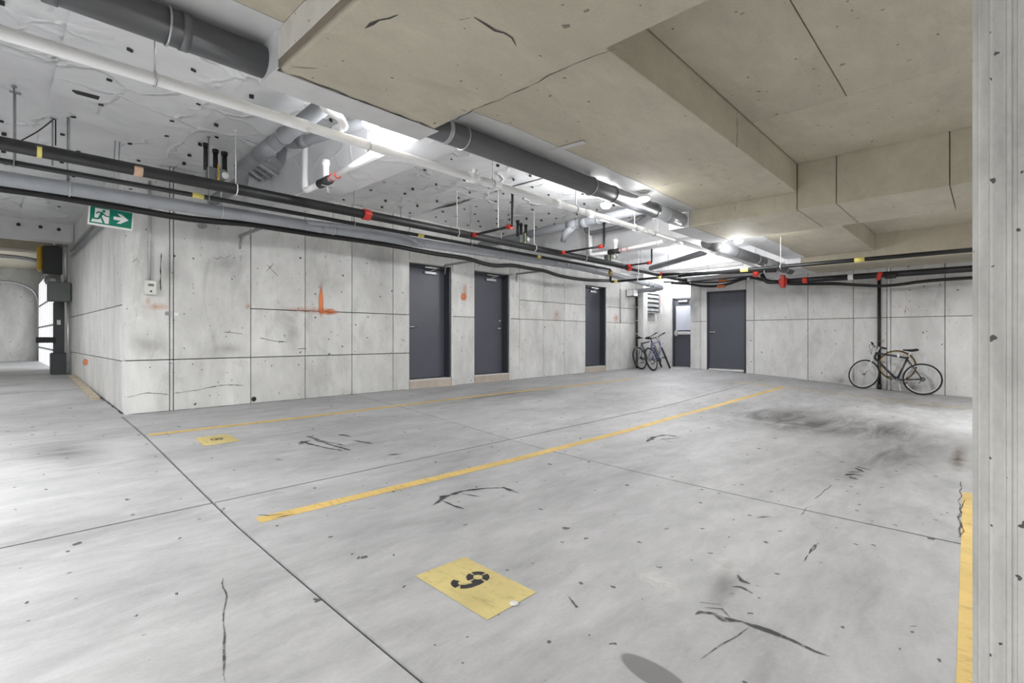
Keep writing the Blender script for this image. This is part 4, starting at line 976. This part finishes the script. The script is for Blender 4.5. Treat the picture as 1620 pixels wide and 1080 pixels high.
t = thing('door_post', 'dark steel post and base guarding the garage door jamb', 'post')
MB().bbox(.93, 1.10, 14.2, 14.4, -.4, .74, .01).build('post', 'post', t); MB().bbox(.88, 1.14, 14.0, 14.4, FZ(1, 14.2) - .01, -.33, .02).build('base', 'post', t)
MB().bbox(.66, .95, 14.15, 14.25, -.12, .0, .01).build('sensor_arm', 'pin', t); MB().bbox(.98, 1.04, 14.19, 14.2, .26, .36, .002).build('label_plate', 'white', t)
a, b_ = PF(113, 596), PF(152, 633); d = (b_ - a); n_ = V((-d.y, d.x, 0)).normalized() * .045
pl = MB(); 
zz = .045
for s0, s1 in ((0, 1),):
    pl.v += [tuple(a + n_), tuple(a - n_), tuple(b_ - n_), tuple(b_ + n_)] + [tuple(q + V((0, 0, zz))) for q in (a + n_, a - n_, b_ - n_, b_ + n_)]
    pl.f += [(3, 2, 1, 0), (4, 5, 6, 7), (0, 1, 5, 4), (1, 2, 6, 5), (2, 3, 7, 6), (3, 0, 4, 7)]; pl.sm += [False] * 6
tag(pl.build('timber_plank', 'wood'), 'weathered timber plank on the floor along the return wall', 'plank')

# ------------------------------------------------------------------ alcove fittings
t = thing('louvre_box', 'grey louvred vent box on the alcove wall above the bicycles', 'vent')
lx0, lx1, lz0, lz1 = 13.95, 14.72, .78, 1.35
MB().box(lx0, lx1 + .05, 7.58, 7.8, lz0 - .03, lz0).box(lx0, lx1 + .05, 7.58, 7.8, lz1, lz1 + .03).box(lx1, lx1 + .05, 7.58, 7.8, lz0, lz1).build('frame', 'galvd', t)
for k in range(4):
    z = lz0 + .03 + k * .14; MB().prism([(lx0, 7.6, z), (lx0, 7.6, z + .07), (lx0, 7.74, z + .12), (lx0, 7.74, z + .1)], (lx1 - lx0, 0, 0)).build('louvre', 'galv', t)
t = thing('fire_alarm_horn', 'red fire alarm horn beside the alcove vent', 'alarm')
a = PX(1036, 473, 14.95); MB().bbox(14.86, 14.95, 7.66, 7.79, a.z - .12, a.z + .12, .012).build('case', 'red', t); MB().lathe([(0, .04), (.03, .03)], (14.86, 7.72, a.z), (-1, 0, 0), 14).build('strobe', 'white', t)
tag(MB().bbox(14.93, 14.96, 7.62, 7.79, .74, .98, .004).build('wall_notice', 'white'), 'small white notice below the red alarm horn', 'notice')
a = PY(994, 464, WY)
t = thing('electrical_box', 'grey box with a pale cover high near the pilaster', 'box')
MB().bbox(a.x - .16, a.x + .12, 7.55, WY, a.z - .10, a.z + .10, .01).build('case', 'greybox', t); MB().bbox(a.x - .165, a.x - .15, 7.56, WY - .04, a.z - .09, a.z + .09, .004).bbox(a.x - .14, a.x + .1, 7.545, 7.56, a.z - .09, a.z + .09, .004).build('cover', 'white', t)
t_ = PY(994, 464, WY)

# ================================================================== BICYCLES
def bicycle(name, label, loc, heading, lean, frame_mat, fork_mat, steer=0.0, pitch=0.0, group=None, rigid=True, bars='flat', R=.34, fat=0.0, bw=.29):
    """local frame: x forward, y left, z up, origin at the rear tyre's contact"""
    t = thing(name, label, 'bicycle', group, loc)
    Mx = Matrix.Rotation(heading, 4, 'Z') @ Matrix.Rotation(pitch, 4, 'Y') @ Matrix.Rotation(lean, 4, 'X')
    t.rotation_euler = Mx.to_euler()
    wb = 1.05
    def wheel(c, nm, par=t, rot=None):
        q = (rot or Matrix.Identity(4))
        tr = lambda p: q @ V(p)
        c = V(c); ax = q.to_3x3() @ V((0, 1, 0)); cc = tr(c)
        ty = MB().torus(cc, ax, R - .018 - fat, .018 + fat, 44, 8).build(nm, 'rubber', par)
        MB().torus(cc, ax, R - .042 - fat * 2, .010, 44, 6).build('rim', 'silver', ty)
        sp = MB(); u = ax.orthogonal().normalized(); v_ = ax.cross(u)
        for k in range(28):
            a = 2 * PI * k / 28; a2 = a + (.28 if k % 2 else -.28); s_ = .025 if k % 4 < 2 else -.025
            sp.tube([cc + ax * s_ + (u * math.cos(a2) + v_ * math.sin(a2)) * .02, cc + (u * math.cos(a) + v_ * math.sin(a)) * (R - .045)], .0016, 4)
        sp.build('spokes', 'silver', ty)
        MB().lathe([(-.045, .012), (-.035, .022), (.035, .022), (.045, .012)], cc, ax, 14).build('hub', 'galvd', ty)
    rc, fc, bb = V((0, 0, R)), V((wb, 0, R)), V((.43, 0, .28))
    st_top = V((.27, 0, .80)); head_t, head_b = V((.83, 0, .86)), V((.87, 0, .73))
    if rigid:
        f = MB(); f.tube([bb, st_top], .020, 10).tube([st_top + V((.01, 0, -.03)), head_t + V((0, 0, -.02))], .020, 10).tube([bb, head_b], .024, 10).tube([head_t, head_b], .025, 12)
        for s_ in (-1, 1):
            f.tube([bb + V((0, .03 * s_, 0)), rc + V((0, .055 * s_, 0))], .013, 8).tube([st_top + V((.015, .02 * s_, -.05)), rc + V((0, .055 * s_, 0))], .011, 8)
        f.build('frame', frame_mat, t)
    wheel(rc, 'rear_wheel')
    sa = (head_t - head_b).normalized(); Q = Matrix.Translation(head_b) @ Matrix.Rotation(steer, 4, sa) @ Matrix.Translation(-head_b)
    wheel(fc, 'front_wheel', t, Q)
    fk = MB()
    crown = head_b - sa * .03
    fk.tube([Q @ (head_t + sa * .02), Q @ crown], .014, 10)
    for s_ in (-1, 1): fk.tube([Q @ (crown + V((0, .0 * s_, 0))), Q @ (crown + V((.0, .05 * s_, -.01))), Q @ (crown + V((.05, .052 * s_, -.16))), Q @ (fc + V((-.045, .052 * s_, .12))), Q @ (fc + V((0, .05 * s_, 0)))], [.014, .014, .012, .011, .009], 8)
    fk.build('fork', fork_mat, t)
    hb = head_t + sa * .12
    stm = MB().tube([Q @ (head_t + sa * .01), Q @ hb, Q @ (hb + V((.09, 0, .01)))], .013, 10).build('stem', 'silver' if fork_mat == 'silver' else 'bikeblk', t)
    c = hb + V((.09, 0, .01));
    h = MB().tube([Q @ (c + V((-.07, -bw, .03))), Q @ (c + V((-.01, -bw * .45, .02))), Q @ c, Q @ (c + V((-.01, bw * .45, .02))), Q @ (c + V((-.07, bw, .03)))], .012, 10).build('handlebar', 'bikeblk', t)
    for s_ in (-1, 1):
        MB().tube([Q @ (c + V((-.045, s_ * bw * .62, .026))), Q @ (c + V((-.072, s_ * bw * 1.02, .031)))], .018, 10).build('grip', 'rubber', h)
        MB().tube([Q @ (c + V((-.02, s_ * bw * .5, .02))), Q @ (c + V((.03, s_ * bw * .55, .0))), Q @ (c + V((.0, s_ * bw * .85, -.01)))], .006, 6).build('brake_lever', 'galvd', h)
        MB().tube(fillet([Q @ (c + V((.02, s_ * bw * .5, .01))), Q @ (c + V((.10, s_ * .06, .02))), Q @ (c + V((.06, 0, -.18)))], .08), .004, 6).build('brake_cable', 'cable', h)
    up = (st_top - bb).normalized(); sp = st_top + up * .13
    MB().tube([st_top - up * .02, sp], .0125, 10).build('seat_post', 'silver', t)
    s = MB(); prof = [(-.13, .075, .02), (-.10, .082, .035), (-.02, .065, .035), (.06, .032, .026), (.14, .02, .018)]; ring = 10; vs = []
    for x, wy, hz_ in prof:
        for k in range(ring): a = 2 * PI * k / ring; vs.append(sp + V((x, wy * math.cos(a), .02 + hz_ * math.sin(a) * .8 + (.02 if x < -.08 else 0))))
    fs = [(i * ring + k, i * ring + (k + 1) % ring, (i + 1) * ring + (k + 1) % ring, (i + 1) * ring + k) for i in range(len(prof) - 1) for k in range(ring)]
    s.add(vs, fs + [tuple(range(ring))[::-1], tuple(range((len(prof) - 1) * ring, len(prof) * ring))], True).build('saddle', 'rubber', t)
    ck = MB().lathe([(-.004, .085), (.004, .085)], bb + V((0, -.05, 0)), (0, 1, 0), 26).tube([bb + V((0, -.06, 0)), bb + V((0, .06, 0))], .018, 10)
    d = V((math.cos(.35), 0, math.sin(.35))) * .165
    ck.tube([bb + V((0, -.065, 0)), bb + V((0, -.075, 0)) + d], .010, 8).tube([bb + V((0, .065, 0)), bb + V((0, .075, 0)) - d], .010, 8)
    ckk = ck.build('crankset', 'galvd' if frame_mat == 'bikeblk' else 'bikeblk', t)
    for s_ in (-1, 1): pc = bb + d * (-s_) + V((0, s_ * .12, 0)); MB().bbox(pc.x - .045, pc.x + .045, pc.y - .04, pc.y + .04, pc.z - .012, pc.z + .012, .004).build('pedal', 'pin', ckk)
    chn = MB(); yy = -.05
    chn.tube([bb + V((0, yy, .085)), rc + V((0, yy, .035))], .004, 6).tube([bb + V((0, yy, -.085)), rc + V((.06, yy, -.08)), rc + V((.0, yy, -.035))], .004, 6).build('chain', 'galvd', t)
    MB().lathe([(-.012, .05), (.0, .045), (.012, .03)], rc + V((0, -.045, 0)), (0, 1, 0), 20).tube([rc + V((.02, -.06, -.03)), rc + V((.06, -.06, -.09))], .012, 8).build('rear_gears', 'pin', t)
    return t
# black road bicycle against the end wall: local +x (forward) points to +Y
rp = PX(1457, 533, 13.83); fp = PX(1361, 533, 13.83)
yr, yf = rp.y, rp.y + 1.05
zr, zf = FZ(13.83, yr), FZ(13.83, yf)
bk = bicycle('bicycle', 'black bicycle with silver fork leaning on the end wall', (13.81, yr, zr + .002), PI / 2, math.radians(7), 'bikeblk', 'silver', math.radians(-24), -math.atan2(zf - zr, 1.05), bw=.27)
MB().tube([(.40, .05, .27), (.36, .13, .14), (.33, .17, .035)], [.009, .008, .008], 8).tube([(.40, -.05, .27), (.36, .04, .26)], .008, 8).build('kickstand', 'silver', bk)
MB().bbox(.42, .46, -.05, .05, .77, .85, .01).build('lamp_bracket', 'white', bk)
# loose tyre hanging behind it
tc = PX(1419, 578, 14.06)
tt = thing('loose_tyre', 'loose tyre with gum-brown walls wedged behind the black bicycle', 'tyre', None, tc, (0, 0, 0))
Rr = .33
tq = MB().torus((0, 0, 0), (1, .04, .12), Rr, .016, 44, 8).build('tread', 'rubber', tt)
MB().torus((-.008, 0, 0), (1, .04, .12), Rr - .012, .011, 44, 6).build('side_wall', 'gum', tt)
q = PX(1391, 540, RX - .06)
lk = MB().torus((RX - .10, q.y - .03, q.z), (.2, .3, 1), .07, .005, 20, 6).build('cable_lock', 'galvd'); tag(lk, 'thin cable lock looped on the black wall conduit', 'lock')

zA = FZ(13.2, 7.22)
bicycle('bicycle', 'dark bicycle nearest the alcove pilaster, saddle against the riser pipe', (13.1, 7.29, zA + .002), math.radians(-3), math.radians(-14), 'bikeblk', 'bikeblk', math.radians(30), -math.radians(.5), 'bicycles parked by the alcove', fat=.009, bw=.25)
zA = FZ(12.95, 6.85)
bicycle('bicycle', 'blue and silver bicycle parked in front of the dark one', (12.85, 6.78, zA + .002), math.radians(3), math.radians(-16), 'blue', 'silver', math.radians(24), -math.radians(.5), 'bicycles parked by the alcove', fat=.009, bw=.25)

# small hanging threaded rods on the foil, unused
t = thing('loose_wire', 'thin black wire looped between rods at the far left', 'wire')
P = [PY(34, 222, 6.9), PY(60, 208, 6.9), PY(78, 194, 6.9), PY(85, 187.5, 6.9), PY(88, 190, 6.9), PY(88, 230, 6.9)]
MB().tube(fillet(P, .08), .006, 6).build('wire', 'cable', t)
for i, (p, y0_, y1_, Yr) in enumerate(((24, 145, 262, 6.45), (83, 204, 262, 6.9), (107, 185, 300, 6.75), (634, 325, 345, 7.3))):
    a = PY(p, y1_, Yr); o = MB().tube([a, V((a.x, a.y, TOP + .01))], .007, 8).bbox(a.x - .04, a.x + .04, a.y - .01, a.y + .01, TOP - .012, TOP + .0, .002).build('threaded_rod', 'galvd')
    tag(o, ['threaded rod at the far left edge beside the white pipe', 'threaded rod by the looped black wire', 'threaded rod right of the looped black wire', 'short threaded rod above the first slate door'][i], 'rod', 'threaded rods hanging from the foil')

# ------------------------------------------------------------------ raise everything so that the foot of the door wall is at z = 0
for o in S.objects:
    if o.parent is None: o.location.z += EYE
